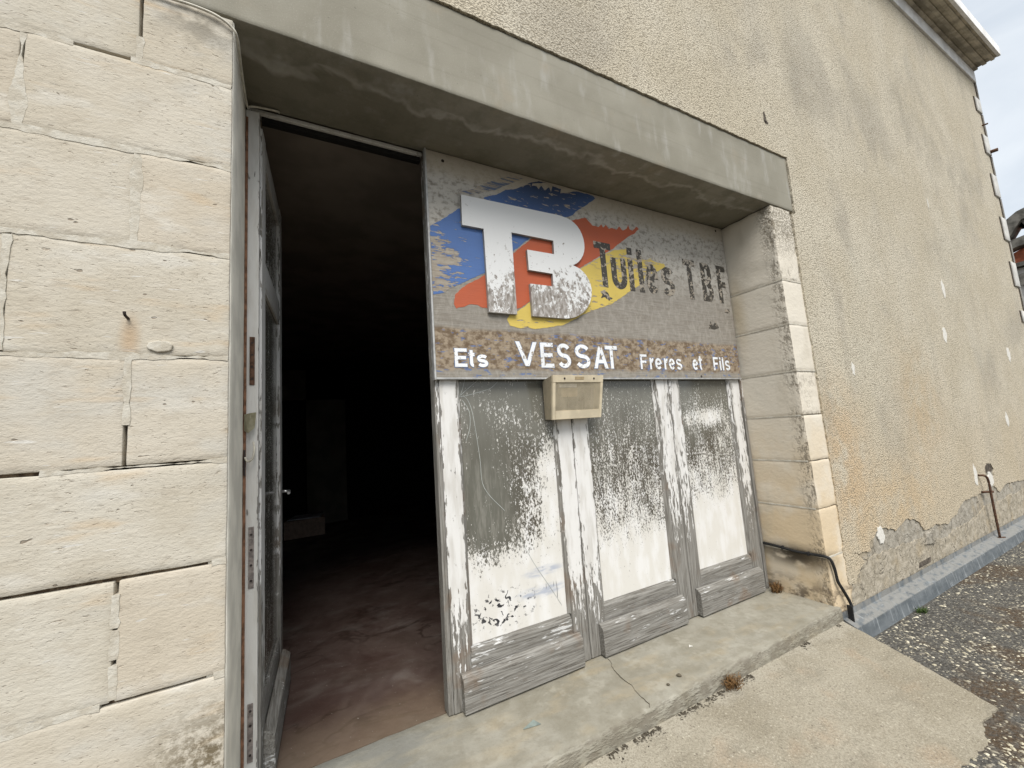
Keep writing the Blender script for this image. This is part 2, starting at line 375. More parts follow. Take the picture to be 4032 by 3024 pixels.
def sill_mat():
    m = Mat('sill_concrete', 0.8, 0, 0.3)
    x, y, z = m.sep()
    c = m.mix(m.step(m.noise(4, 5, 0.6), 0.35, 0.65), (0.245, 0.228, 0.18), (0.315, 0.297, 0.245))
    c = m.mix(m.mul(m.step(m.noise((3, 8, 8), 5, off=(4, 1, 0)), 0.5, 0.7), 0.5), c, (0.36, 0.295, 0.19))
    c = m.mix(m.mul(m.step(m.noise(2.5, 4, off=(1, 6, 0)), 0.5, 0.66), 0.55), c, (0.36, 0.345, 0.295))
    c = m.mix(m.mul(m.step(m.noise(90, 3), 0.58, 0.72), 0.3), c, (0.2, 0.18, 0.14))
    c = m.mix(m.mul(m.step(m.noise(13, 3, 0.7, off=(2, 2, 2)), 0.42, 0.66), 0.4), c, (0.19, 0.17, 0.125))
    c = m.mix(m.mul(m.step(m.noise(9, 3, 0.7, off=(6, 2, 2)), 0.54, 0.7), 0.45), c, (0.39, 0.37, 0.31))
    wet = m.mul(m.blob((0.18, 0.34, 0.08), (0.62, 0.30, 0.5), 0.7), m.step(m.noise((4, 14, 8), 4, off=(0, 2, 2)), 0.3, 0.6))
    c = m.mix(m.mul(wet, 0.8), c, (0.20, 0.20, 0.182))
    edge = m.mul(m.step(m.add(y, m.mul(m.noise(18, 4), 0.05)), 0.02, -0.03), m.step(m.noise((14, 40, 40), 5, 0.7), 0.36, 0.6))
    c = m.mix(m.mul(edge, 0.7), c, (0.12, 0.10, 0.075))
    h = m.add(m.mul(m.noise(60, 5, 0.65), 0.7), m.mul(edge, -1.2))
    return m.out(c, m.bump(h, 0.004, 0.8), m.step(m.noise(5, 3), 0.3, 0.7, 0.55, 0.85))
def slab_mat():
    m = Mat('slab_concrete', 0.92, 0, 0.2)
    x, y, z = m.sep()
    c = m.mix(m.step(m.noise(2.6, 5, 0.6), 0.35, 0.65), (0.262, 0.233, 0.175), (0.33, 0.30, 0.236))
    c = m.mix(m.mul(m.step(m.noise(3.4, 4, off=(3, 1, 2)), 0.54, 0.7), 0.45), c, (0.36, 0.27, 0.185))
    c = m.mix(m.mul(m.step(m.noise((4, 8, 5), 5, 0.7, off=(7, 1, 2)), 0.5, 0.72), 0.6), c, (0.22, 0.20, 0.155))
    pale = m.mul(m.step(m.add(y, m.mul(m.noise(7, 4), 0.25)), 0.0, 0.07), 0.75)
    c = m.mix(pale, c, (0.37, 0.34, 0.275))
    v = m.vor((75, 75, 75), out='Color'); sp = m.t.nodes.new('ShaderNodeSeparateColor'); m.t.links.new(v, sp.inputs[0])
    g = m.vor((75, 75, 75)); inside = m.mul(m.step(g, 0.45, 0.15), m.step(sp.outputs[2], 0.0, 0.8, 0.15, 1.0))
    c = m.mix(m.mul(m.mul(m.step(sp.outputs[0], 0.72, 0.9), inside), 0.75), c, (0.50, 0.46, 0.37))
    c = m.mix(m.mul(m.mul(m.step(sp.outputs[1], 0.74, 0.92), inside), 0.75), c, (0.11, 0.09, 0.07))
    c = m.mix(m.mul(m.step(m.noise(115, 3, 0.8), 0.46, 0.62), 0.5), c, (0.15, 0.127, 0.092))
    c = m.mix(m.mul(m.step(m.noise(140, 2, 0.8, off=(5, 5, 5)), 0.54, 0.64), 0.5), c, (0.44, 0.40, 0.325))
    h = m.add(m.mul(m.noise(110, 4, 0.7), 0.8), m.mul(m.math('SUBTRACT', 1.0, g), 0.4))
    return m.out(c, m.bump(h, 0.005, 0.8))
def asphalt_mat():
    m = Mat('asphalt', 0.9, 0, 0.25)
    v = m.vor(70, out='Color'); sp = m.t.nodes.new('ShaderNodeSeparateColor'); m.t.links.new(v, sp.inputs[0])
    d = m.vor(70); inside = m.step(d, 0.5, 0.28)
    c = m.mix(sp.outputs[0], (0.06, 0.056, 0.05), (0.13, 0.125, 0.112))
    c = m.mix(m.mul(m.step(sp.outputs[1], 0.70, 0.78), inside), c, (0.33, 0.305, 0.24))
    moss = m.step(m.noise(2.3, 5, 0.6, off=(2, 3, 0)), 0.47, 0.62)
    c = m.mix(m.mul(moss, m.step(m.noise(60, 4), 0.35, 0.6, 0.3, 0.85)), c, (0.085, 0.055, 0.03))
    h = m.math('SUBTRACT', m.noise(120, 3), m.mul(d, 0.8))
    return m.out(c, m.bump(h, 0.008, 1.0))
def pebble_mat():
    m = Mat('gravel_stone', 0.8, 0, 0.3)
    i = m.island()
    c = m.mix(m.step(i, 0.2, 0.6), (0.20, 0.18, 0.145), (0.46, 0.42, 0.31))
    c = m.mix(m.step(i, 0.72, 0.9), c, (0.60, 0.56, 0.44))
    return m.out(c)
def zinc_mat():
    m = Mat('zinc', 0.42, 0.55, 0.4)
    c = m.mix(m.step(m.noise((6, 30, 14), 5), 0.35, 0.65), (0.098, 0.112, 0.122), (0.145, 0.16, 0.17))
    c = m.mix(m.mul(m.step(m.noise((30, 30, 2), 5, 0.6), 0.54, 0.66), 0.7), c, (0.29, 0.31, 0.32))
    x, y, z = m.sep()
    top_lightening = m.mul(m.step(z, -0.046, -0.035), m.step(m.noise((14, 30, 10), 4), 0.30, 0.55))  # lightness put into the colour of the top faces to set off the profile
    c = m.mix(m.mul(top_lightening, 0.8), c, (0.25, 0.245, 0.228))
    return m.out(c, m.bump(m.noise((5, 30, 30), 3), 0.003, 0.5), m.step(m.noise(12, 4), 0.3, 0.7, 0.5, 0.75), 0.12)
# --- woods
def wood_layers(m, vertical=True, dark=1.0, along_y=False):
    g = (110, 5.0, 110) if along_y else (110, 110, 5.0) if vertical else (5.0, 110, 110)
    g2 = (190, 7, 190) if along_y else (190, 190, 7) if vertical else (7, 190, 190)
    a = m.noise(g, 5, 0.6, dist=0.25); b = m.noise(g2, 3, 0.6)
    c = m.mix(m.step(a, 0.35, 0.65), tuple(v * dark for v in (0.168, 0.157, 0.138)), tuple(v * dark for v in (0.27, 0.26, 0.238)))
    c = m.mix(m.mul(m.step(b, 0.58, 0.70), 0.6), c, (0.075, 0.062, 0.052))
    c = m.mix(m.mul(m.step(m.noise(5, 4, off=(3, 3, 1)), 0.55, 0.7), 0.45), c, (0.17, 0.105, 0.06))
    return c, m.math('SUBTRACT', m.mul(a, 0.6), m.mul(m.step(b, 0.52, 0.68), 0.5))
def paint_wood(name, z_bare=0.55, span=0.9, bias=0.0, vertical=True, white=(0.70, 0.69, 0.67), edge=None, bare=0.62):
    """white gloss paint coming off grey timber; the foot, wetted by splash, is bare"""
    m = Mat(name, 0.7, 0, 0.3); x, y, z = m.sep()
    wc, wh = wood_layers(m, vertical)
    n = m.add(m.mul(m.noise((75, 75, 13) if vertical else (13, 75, 75), 5, 0.66, off=(1, 2, 3)), 0.72), m.mul(m.noise((22, 22, 3.5) if vertical else (3.5, 22, 22), 3, 0.55, off=(6, 6, 6)), 0.28))
    thr = m.step(z, z_bare - span * 0.5, z_bare + span * 0.5, bare + bias, 0.32 + bias)
    if vertical: thr = m.add(thr, m.step(m.edge_dist(), 0.2, 0.0, 0.0, 0.11))
    mask = m.step(m.math('SUBTRACT', n, thr), 0.0, 0.022)
    dirt = m.mix(m.mul(m.step(m.noise((25, 25, 5), 4, off=(4, 4, 4)), 0.42, 0.7), 0.55), white, (0.47, 0.445, 0.40))
    c = m.mix(mask, wc, dirt)
    return m.out(c, m.bump(m.add(m.mul(mask, 0.6), m.mul(wh, m.math('SUBTRACT', 1.0, m.mul(mask, 0.75)))), 0.0035, 0.9), m.step(mask, 0, 1, 0.9, 0.55))
def rail_wood(name, keep=0.60, along_y=False):
    m = Mat(name, 0.85, 0, 0.2)
    wc, wh = wood_layers(m, False, 0.98, along_y)
    n = m.add(m.mul(m.noise((9, 60, 60), 6, 0.65, off=(2, 1, 5)), 0.6), m.mul(m.noise((4, 9, 9), 3, off=(7, 1, 3)), 0.4))
    mask = m.step(n, keep - 0.03, keep + 0.02)
    c = m.mix(m.mul(mask, 0.85), wc, (0.66, 0.66, 0.65))
    return m.out(c, m.bump(m.add(wh, m.mul(mask, 0.3)), 0.004, 0.9))
def pane_mat(name, z_full, z_none, band=None, clear=None, marks=None, off=0.0):
    """dirty glass, whitewashed on the lower part, the whitewash flaking"""
    m = Mat(name, 0.16, 0, 0.5); x, y, z = m.sep()
    k = 1.0 + 0.22 * math.sin(off * 2.3)
    fl = m.add(m.mul(m.noise((120 * k, 120 * k, 66 * k), 4, 0.75, off=(off, off, off)), 0.58), m.mul(m.noise((62, 62, 8), 3, 0.65, off=(off + 2, 3, 1)), 0.22))
    fl = m.add(fl, m.mul(m.noise((11, 11, 6), 3, 0.6, off=(off + 4, 1, 1)), 0.20))
    thr = m.add(m.step(z, z_full - 0.16, z_full + 0.2, 0.30, 0.468), m.lin(z, z_full + 0.1, z_none, 0.0, 0.105))
    if clear: thr = m.add(thr, m.mul(m.blob(clear[0], clear[1], 0.8), 0.12))
    if band: thr = m.math('SUBTRACT', thr, m.mul(m.blob(band[0], band[1], 0.9), band[2]))
    mask = m.step(m.math('SUBTRACT', fl, thr), -0.012, 0.035)
    glass = m.mix(m.step(m.noise((6, 6, 3), 5, off=(off, 0, 0)), 0.35, 0.65), (0.07, 0.06, 0.044), (0.115, 0.108, 0.09))
    glass = m.mix(m.step(m.add(z, m.mul(m.noise(3, 3, off=(off, 4, 4)), 0.8)), 1.35, 1.95), glass, (0.15, 0.146, 0.122))
    if clear: glass = m.mix(m.mul(m.blob(clear[0], clear[1], 0.9), 0.7), glass, (0.145, 0.145, 0.122))
    wash = m.mul(m.step(m.noise((40, 40, 6), 3, 0.75, off=(off + 9, 4, 4)), 0.42, 0.75), m.lin(z, z_none + 0.1, z_full, 0.05, 0.45))
    glass = m.mix(wash, glass, (0.42, 0.40, 0.355))
    pw = m.mix(m.step(m.noise((14, 14, 5), 4, off=(2, off, 0)), 0.4, 0.65), (0.64, 0.62, 0.575), (0.71, 0.70, 0.68))
    fleck = m.step(m.noise((95, 95, 80), 3, 0.7, off=(off + 7, 2, 2)), 0.69, 0.72)
    c = m.mix(m.math('MULTIPLY', mask, m.math('SUBTRACT', 1.0, fleck)), glass, pw)
    if marks:
        s_ = m.mul(m.blob(marks[0], marks[1], 0.5), m.step(m.noise((30, 30, 34), 5, 0.65, off=(1, 9, 1), dist=0.6), 0.575, 0.60))
        c = m.mix(s_, c, (0.025, 0.025, 0.028))
        for cc, rr in marks[2]:
            c = m.mix(m.mul(m.blob(cc, rr, 0.6), m.step(m.noise((12, 12, 60), 4), 0.4, 0.6, 0.2, 0.75)), c, (0.33, 0.37, 0.46))
        drip = m.mul(m.step(m.noise((80, 1, 6), 2, off=(3, 0, 0)), 0.64, 0.66), m.blob(marks[3][0], marks[3][1], 0.4))
        c = m.mix(m.mul(drip, 0.9), c, (0.05, 0.05, 0.055))
    return m.out(c, m.bump(m.mul(mask, 1.0), 0.0012, 0.6), m.step(mask, 0, 1, 0.14, 0.8))
# --- sign board
def sign_wood_color(m):
    x, y, z = m.sep()
    fib = m.noise((7, 7, 150), 5, 0.62); smear = m.noise((26, 26, 13), 5, 0.8, off=(5, 5, 5), dist=0.4); big = m.noise((2, 2, 3), 5, 0.6)
    c = m.mix(m.step(fib, 0.34, 0.66), (0.225, 0.202, 0.17), (0.278, 0.257, 0.225))
    c = m.mix(m.mul(m.step(smear, 0.42, 0.68), 0.55), c, (0.37, 0.347, 0.305))
    up = m.step(m.add(z, m.mul(m.math('SUBTRACT', big, 0.5), 1.0)), 2.12, 2.62)
    up = m.mul(up, m.step(m.noise((26, 26, 34), 5, 0.7, off=(2, 8, 2)), 0.32, 0.56))
    c = m.mix(m.mul(up, 0.85), c, (0.53, 0.505, 0.455))
    tan = m.step(m.add(z, m.mul(m.math('SUBTRACT', big, 0.5), 0.22)), 2.71, 2.79)
    c = m.mix(m.mul(tan, 0.75), c, (0.44, 0.39, 0.31))
    lo = m.math('SUBTRACT', 1.0, m.step(m.add(z, m.mul(m.math('SUBTRACT', m.noise(5, 4), 0.5), 0.03)), 1.895, 1.925))
    foot = m.step(m.add(z, m.mul(m.math('SUBTRACT', m.noise(14, 4), 0.5), 0.05)), 1.68, 1.71)
    brown = m.mix(m.step(m.noise((30, 30, 38), 5, 0.65, off=(7, 1, 7)), 0.36, 0.64), (0.125, 0.078, 0.04), (0.34, 0.27, 0.19))
    c = m.mix(m.mul(m.mul(lo, foot), 0.82), c, brown)
    bl = m.mul(m.mul(lo, m.step(m.noise((16, 16, 50), 5, 0.6, off=(3, 3, 9)), 0.60, 0.64)), 0.75)
    c = m.mix(bl, c, (0.10, 0.16, 0.32))
    return c, fib
def sign_board_mat():
    m = Mat('sign_plywood', 0.88, 0, 0.2); c, fib = sign_wood_color(m)
    return m.out(c, m.bump(m.add(m.mul(fib, 0.7), m.mul(m.noise(40, 4), 0.4)), 0.0025, 0.8))
def sign_paint(name, col, thr=0.40, worn=None, wthr=0.0, fine=(14, 14, 70), dark=None):
    m = Mat(name, 0.6, 0, 0.3); wc, fib = sign_wood_color(m)
    n = m.add(m.mul(m.noise(fine, 6, 0.66, off=(3, 1, 4)), 0.75), m.mul(m.noise((7, 7, 12), 4, off=(1, 5, 2)), 0.25))
    t = thr
    if worn: t = m.add(thr, m.mul(m.blob(worn[0], worn[1], 0.8), wthr))
    mask = m.step(m.math('SUBTRACT', n, t), 0.0, 0.018)
    pc = m.mix(m.mul(m.step(m.noise((5, 5, 7), 5, off=(4, 4, 4)), 0.4, 0.7), 0.35), col, tuple(v * 0.72 + 0.02 for v in col))
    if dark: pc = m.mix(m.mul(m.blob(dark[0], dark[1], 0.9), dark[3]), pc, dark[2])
    tanflake = m.mix(m.step(fib, 0.4, 0.6), (0.30, 0.235, 0.165), (0.42, 0.36, 0.28))
    c = m.mix(mask, m.mix(0.45, wc, tanflake), pc)
    return m.out(c, m.bump(m.add(m.mul(mask, 0.7), m.mul(fib, 0.4)), 0.0025, 0.9), m.step(mask, 0, 1, 0.9, 0.55))
def logo_white():
    m = Mat('logo_white', 0.6, 0, 0.3); x, y, z = m.sep()
    n = m.add(m.mul(m.noise((48, 48, 34), 6, 0.7), 0.7), m.mul(m.noise((6, 6, 5), 4, off=(2, 2, 2)), 0.3))
    thr = m.step(z, 2.56, 1.98, 0.30, 0.55)
    mask = m.step(m.math('SUBTRACT', n, thr), -0.03, 0.05)
    wc = m.mix(m.step(m.noise((60, 60, 20), 4), 0.35, 0.65), (0.20, 0.175, 0.15), (0.42, 0.395, 0.37))
    return m.out(m.mix(mask, wc, (0.72, 0.725, 0.72)), m.bump(m.mul(mask, 1.0), 0.0012, 0.7))

M = {}
M['lime'] = limestone(); M['pier'] = pier_stone(); M['mortar'] = mortar_mat(); M['joint'] = joint_mat(); M['cast'] = roughcast()
M['coat1'] = cement_coat('cement_coat', (0.275, 0.25, 0.205), (0.38, 0.35, 0.295))
M['coat2'] = cement_coat('cement_plinth', (0.30, 0.265, 0.205), (0.42, 0.375, 0.30), 18)
M['lintel'] = lintel_mat(); M['sill'] = sill_mat(); M['slab'] = slab_mat(); M['asphalt'] = asphalt_mat(); M['pebble'] = pebble_mat(); M['zinc'] = zinc_mat()
M['stile'] = paint_wood('peeling_white_paint', 0.42, 0.75, 0.03)
M['stile_worn'] = paint_wood('peeling_white_paint_worn', 0.62, 1.1, 0.09)
M['frame'] = paint_wood('frame_grey_paint', -0.4, 0.5, 0.0, True, (0.62, 0.61, 0.58))
M['bead'] = paint_wood('glazing_bead_paint', 1.0, 2.2, 0.085)
M['post'] = paint_wood('bare_post_wood', 1.3, 1.2, 0.12)
M['leaf'] = paint_wood('open_leaf_paint', 0.55, 1.2, 0.02, True, (0.60, 0.595, 0.58))
M['rail'] = rail_wood('grey_rail_wood'); M['kick'] = rail_wood('weatherboard_wood', 0.625); M['leafrail'] = rail_wood('open_leaf_rail_wood', 0.63, True)
M['pane1'] = pane_mat('whitewashed_glass_a', 0.66, 1.52, clear=((0.86, 0.43, 1.0), (0.30, 0.5, 0.5)), band=((1.27, 0.43, 1.05), (0.14, 0.4, 0.42), 0.13),
                      marks=((0.94, 0.43, 0.47), (0.26, 0.3, 0.12), [((1.18, 0.43, 0.60), (0.16, 0.3, 0.035)), ((1.16, 0.43, 0.50), (0.2, 0.3, 0.04))], ((1.2, 0.43, 0.47), (0.13, 0.3, 0.075))))
M['pane2'] = pane_mat('whitewashed_glass_b', 0.60, 1.58, off=3.7)
M['pane3'] = pane_mat('whitewashed_glass_c', 0.72, 1.62, band=((2.65, 0.43, 1.36), (0.36, 0.4, 0.10), 0.10), off=8.1)
M['dark_glass'] = pane_mat('sooty_glass', -1.2, -0.6, off=1.0)
M['top_glass'] = pane_mat('flaking_top_glass', 1.7, 2.75, off=5.0)
M['board'] = sign_board_mat()
M['blue'] = sign_paint('blue_paint', (0.085, 0.165, 0.385), 0.375, ((0.64, 0.39, 2.24), (0.22, 0.3, 0.26)), 0.185, dark=((1.35, 0.39, 2.90), (0.7, 0.4, 0.42), (0.03, 0.048, 0.10), 0.95))  # upper stroke painted navy for the shade under the lintel
M['bluestreak'] = sign_paint('blue_brush_trace', (0.13, 0.17, 0.26), 0.52, fine=(9, 9, 120))
M['orange'] = sign_paint('orange_paint', (0.46, 0.105, 0.045), 0.30)
M['yellow'] = sign_paint('yellow_paint', (0.62, 0.47, 0.11), 0.375, ((2.1, 0.39, 2.45), (0.35, 0.3, 0.2)), 0.12)
M['black'] = sign_paint('black_letter_paint', (0.06, 0.054, 0.045), 0.45, ((2.3, 0.39, 2.35), (0.42, 0.3, 0.35)), 0.045, fine=(38, 38, 42))
M['white_letter'] = sign_paint('white_letter_paint', (0.80, 0.82, 0.84), 0.405, fine=(52, 52, 55))
M['letter_blue'] = sign_paint('letter_blue_trace', (0.10, 0.15, 0.27), 0.47, fine=(30, 30, 60))
M['logo'] = logo_white(); M['logo_edge'] = plain('logo_edge_wood', (0.34, 0.33, 0.31), 0.8)
M['alu'] = plain('grey_trim', (0.42, 0.42, 0.41), 0.5, 0.2)
M['plastic'] = plain('yellowed_plastic', (0.61, 0.53, 0.385), 0.5, 0, 0.4, 0.10, 14)
M['plastic_in'] = plain('lamp_tray', (0.36, 0.28, 0.17), 0.6); M['lampwhite'] = plain('lamp_tube_white', (0.75, 0.75, 0.74), 0.3)
M['lampglass'] = plain('lamp_lining', (0.20, 0.18, 0.145), 0.4)
M['rubber'] = plain('black_rubber', (0.018, 0.018, 0.018), 0.55); M['whitecable'] = plain('white_cable', (0.55, 0.52, 0.44), 0.5)
M['rust'] = plain('rusty_iron', (0.10, 0.055, 0.035), 0.85, 0.2, 0.3, 0.4, 60); M['ironplate'] = plain('hinge_iron', (0.23, 0.20, 0.185), 0.7, 0.3, 0.3, 0.3, 70)
M['darkiron'] = plain('dark_iron', (0.045, 0.035, 0.032), 0.7, 0.4); M['chrome'] = plain('handle_metal', (0.55, 0.55, 0.55), 0.3, 0.9)
M['chip'] = plain('pale_chip', (0.64, 0.62, 0.57), 0.9, 0, 0.2, 0.08, 60); M['hole'] = plain('hollow_and_side_shade', (0.10, 0.085, 0.07), 1.0, 0, 0.1, 0.4, 40)
M['plaster'] = plain('jamb_plaster', (0.82, 0.785, 0.69), 0.85, 0, 0.25, 0.12, 6)
M['weed'] = plain('dry_stem', (0.20, 0.115, 0.05), 0.9, 0, 0.1, 0.4, 90); M['green'] = plain('green_leaf', (0.06, 0.10, 0.025), 0.8, 0, 0.2, 0.3, 90)
M['crack'] = plain('crack_dirt', (0.10, 0.085, 0.06), 1.0); M['glassline'] = plain('glass_crack_edge', (0.42, 0.44, 0.42), 0.4)
M['shard'] = plain('glass_shard', (0.22, 0.26, 0.24), 0.1, 0, 0.5); M['moss'] = plain('black_moss', (0.07, 0.06, 0.045), 1.0, 0, 0.1, 0.4, 80)
M['cream'] = plain('cream_plastic', (0.42, 0.39, 0.27), 0.55); M['brownwood'] = plain('brown_edge', (0.19, 0.10, 0.06), 0.85, 0, 0.2, 0.35, 40)
M['eavewhite'] = plain('eave_white', (0.80, 0.79, 0.77), 0.8, 0, 0.2, 0.1, 5); M['eavebrown'] = plain('eave_concrete', (0.42, 0.375, 0.295), 0.9, 0, 0.2, 0.3, 6)
M['cornerstone'] = plain('corner_limestone', (0.56, 0.55, 0.52), 0.9, 0, 0.2, 0.12, 7); M['tile'] = plain('roof_tile', (0.42, 0.13, 0.07), 0.9, 0, 0.2, 0.3, 9); M['oldstone'] = plain('old_grey_stone', (0.16, 0.15, 0.13), 0.95, 0, 0.2, 0.4, 5)
M['farwall'] = plain('far_pale_wall', (0.52, 0.50, 0.46), 0.95, 0, 0.2, 0.15, 3); M['card'] = plain('cardboard', (0.30, 0.22, 0.17), 0.9); M['paper'] = plain('paper', (0.5, 0.5, 0.5), 0.8)
def room_floor_mat():
    m = Mat('red_brown_floor', 0.6, 0, 0.3); x, y, z = m.sep()
    c = m.mix(m.step(m.noise(2.4, 6, 0.8, dist=0.6), 0.3, 0.7), (0.06, 0.036, 0.03), (0.095, 0.068, 0.058))
    c = m.mix(m.mul(m.step(m.noise((2.6, 4.5, 1), 6, 0.6, off=(4, 1, 0), dist=0.5), 0.46, 0.75), 0.45), c, (0.045, 0.03, 0.021))
    line = m.step(m.math('ABSOLUTE', m.math('SUBTRACT', m.noise((2.6, 4.4, 1), 3, 0.5, off=(2, 9, 0), dist=0.8), 0.5)), 0.035, 0.0)
    line = m.mul(line, m.step(m.noise(1.7, 2, off=(6, 2, 0)), 0.40, 0.56))
    c = m.mix(m.mul(line, 0.75), c, (0.03, 0.017, 0.012))
    c = m.mix(m.mul(m.step(m.noise((3, 5, 1), 5, 0.6, off=(8, 3, 0), dist=0.5), 0.5, 0.8), 0.45), c, (0.19, 0.17, 0.155))
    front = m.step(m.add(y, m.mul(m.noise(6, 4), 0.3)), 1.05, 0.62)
    c = m.mix(m.mul(front, 0.6), c, (0.20, 0.15, 0.105))  # tan dust near the threshold; also paints in daylight fading into the room
    c = m.mix(m.step(m.noise(130, 2, off=(1, 1, 0)), 0.74, 0.77), c, (0.6, 0.55, 0.5))
    return m.out(c, m.bump(m.noise(30, 4), 0.004, 0.6), m.step(m.noise(3, 4, off=(3, 3, 0)), 0.35, 0.65, 0.42, 0.75))
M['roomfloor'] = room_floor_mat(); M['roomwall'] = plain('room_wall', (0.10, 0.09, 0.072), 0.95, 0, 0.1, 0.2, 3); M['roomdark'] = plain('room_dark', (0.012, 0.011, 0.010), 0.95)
M['roomceil'] = plain('room_ceiling', (0.24, 0.205, 0.175), 0.95, 0, 0.1, 0.15, 3)

rng = random.Random(11)
# key dimensions (metres): facade front at Y=0, sloping slab starts at z=0, yard at z=GZ
GZ = -0.124; SILL = 0.0775; LB, LT = 2.883, 3.32
XL, XR = -0.186, 3.09

# ---------------------------------------------------------------- ground
bm = bmesh.new(); g = 400.0
for a in ((-g, -g), (g, -g), (g, g), (-g, g)): bm.verts.new((a[0], a[1], GZ))
bm.faces.new(bm.verts[:]); tag(finish('ground', bm, M['asphalt']), kind='structure')
# concrete ramp slab in front of the sill
front = rough_outline([(2.985, -0.66), (2.97, -0.72), (2.80, -0.71), (2.62, -0.76), (2.36, -0.74), (1.9, -0.80), (1.2, -0.83), (0.3, -0.85), (-0.6, -0.86)], 0.014, 0.007, 3.0, False)
edge_r = rough_outline([(3.135, 0.02), (3.11, -0.06), (3.06, -0.33), (2.985, -0.66)], 0.03, 0.005, 5.0, False)
outl = edge_r[:-1] + front + [(-0.6, 0.02)]
bm = bmesh.new()
def slab_z(x, y): return min(0.002, 0.002 + (y + 0.03) / 0.69 * 0.118) + 0.002 * nz((x, y, 0), 6)
# dense top sheet clipped to the outline
top = []
def inside(x, y):
    r = False; n = len(outl); j = n - 1
    for i in range(n):
        xi, yi = outl[i]; xj, yj = outl[j]
        if (yi > y) != (yj > y) and x < (xj - xi) * (y - yi) / (yj - yi) + xi: r = not r
        j = i
    return r
tv = [bm.verts.new((x, y, slab_z(x, y))) for x, y in outl]
for t_ in tessellate_polygon([[Vector((x, y, 0)) for x, y in outl]]): bm.faces.new([tv[i] for i in t_])
bmesh.ops.subdivide_edges(bm, edges=[e for e in bm.edges if e.calc_length() > 0.12], cuts=2)
bmesh.ops.triangulate(bm, faces=bm.faces[:])
for v in bm.verts: v.co.z = slab_z(v.co.x, v.co.y)
be = [e for e in bm.edges if e.is_boundary]
r_ = bmesh.ops.extrude_edge_only(bm, edges=be)
for v in [q for q in r_['geom'] if isinstance(q, bmesh.types.BMVert)]: v.co.z = GZ - 0.06
tag(finish('ramp_slab', bm, M['slab']), kind='structure')
# loose pale stones pressed into the yard
bm = bmesh.new(); rg = random.Random(5)
def pebble(bm, x, y, z, r):
    a = rg.uniform(0, math.pi); ca, sa = math.cos(a), math.sin(a); sx, sy, sz = r * rg.uniform(0.8, 1.7), r * rg.uniform(0.6, 1.0), r * rg.uniform(0.35, 0.6)
    P = []
    for (ux, uy, uz) in ((1, 0, 0), (0.3, 0.95, 0), (-0.8, 0.6, 0), (-0.8, -0.6, 0), (0.3, -0.95, 0), (0.1, 0.1, 1)):
        ux *= rg.uniform(0.75, 1.2); uy *= rg.uniform(0.75, 1.2)
        px, py = ux * sx, uy * sy; P.append(bm.verts.new((x + px * ca - py * sa, y + px * sa + py * ca, z + uz * sz)))
    m5 = []
    for i in range(5):
        p, q = P[i].co, P[(i + 1) % 5].co
    for i in range(5): bm.faces.new((P[i], P[(i + 1) % 5], P[5]))
n = 0
while n < 24000:
    x = 2.2 + 8.8 * rg.random() ** 1.7; y = -0.10 - 3.0 * rg.random()
    if x < 3.15 and inside(x, y): continue
    if y > -0.12 and x > 3.0: continue
    if mnoise.noise(Vector((x * 1.5, y * 1.5, 0))) < -0.25 + 0.9 * (rg.random() - 0.5): continue
    pebble(bm, x, y, GZ - 0.001, rg.choice((0.004, 0.005, 0.006, 0.008, 0.010, 0.013))); n += 1
tag(finish('loose_gravel', bm, M['pebble'], fixn=False), 'small pale stones pressed into the dark yard surface', 'gravel', kind='stuff')

# ---------------------------------------------------------------- the building
B = tag(empty('building', (0, 0, 0)), 'old warehouse of pale cut stone and beige roughcast with wide doorway under concrete lintel', 'building')
# wall body behind the facing
bm = bmesh.new()
add_box(bm, (-3.6, 0.06, GZ - 0.1), (-0.26, 0.42, 3.3)); add_box(bm, (3.16, 0.03, GZ - 0.1), (9.12, 0.42, 6.3))
add_box(bm, (-3.6, 0.03, 3.305), (3.155, 0.42, 6.3)); add_box(bm, (-3.6, 0.425, 2.95), (9.12, 0.5, 6.3))
add_box(bm, (9.0, 0.425, GZ - 0.1), (9.12, 9.0, 6.3)); add_box(bm, (-3.6, 0.425, GZ - 0.1), (-3.48, 9.0, 6.3)); add_box(bm, (-3.48, 8.9, GZ - 0.1), (8.99, 9.0, 6.3))
finish('wall_body', bm, M['joint'], B)
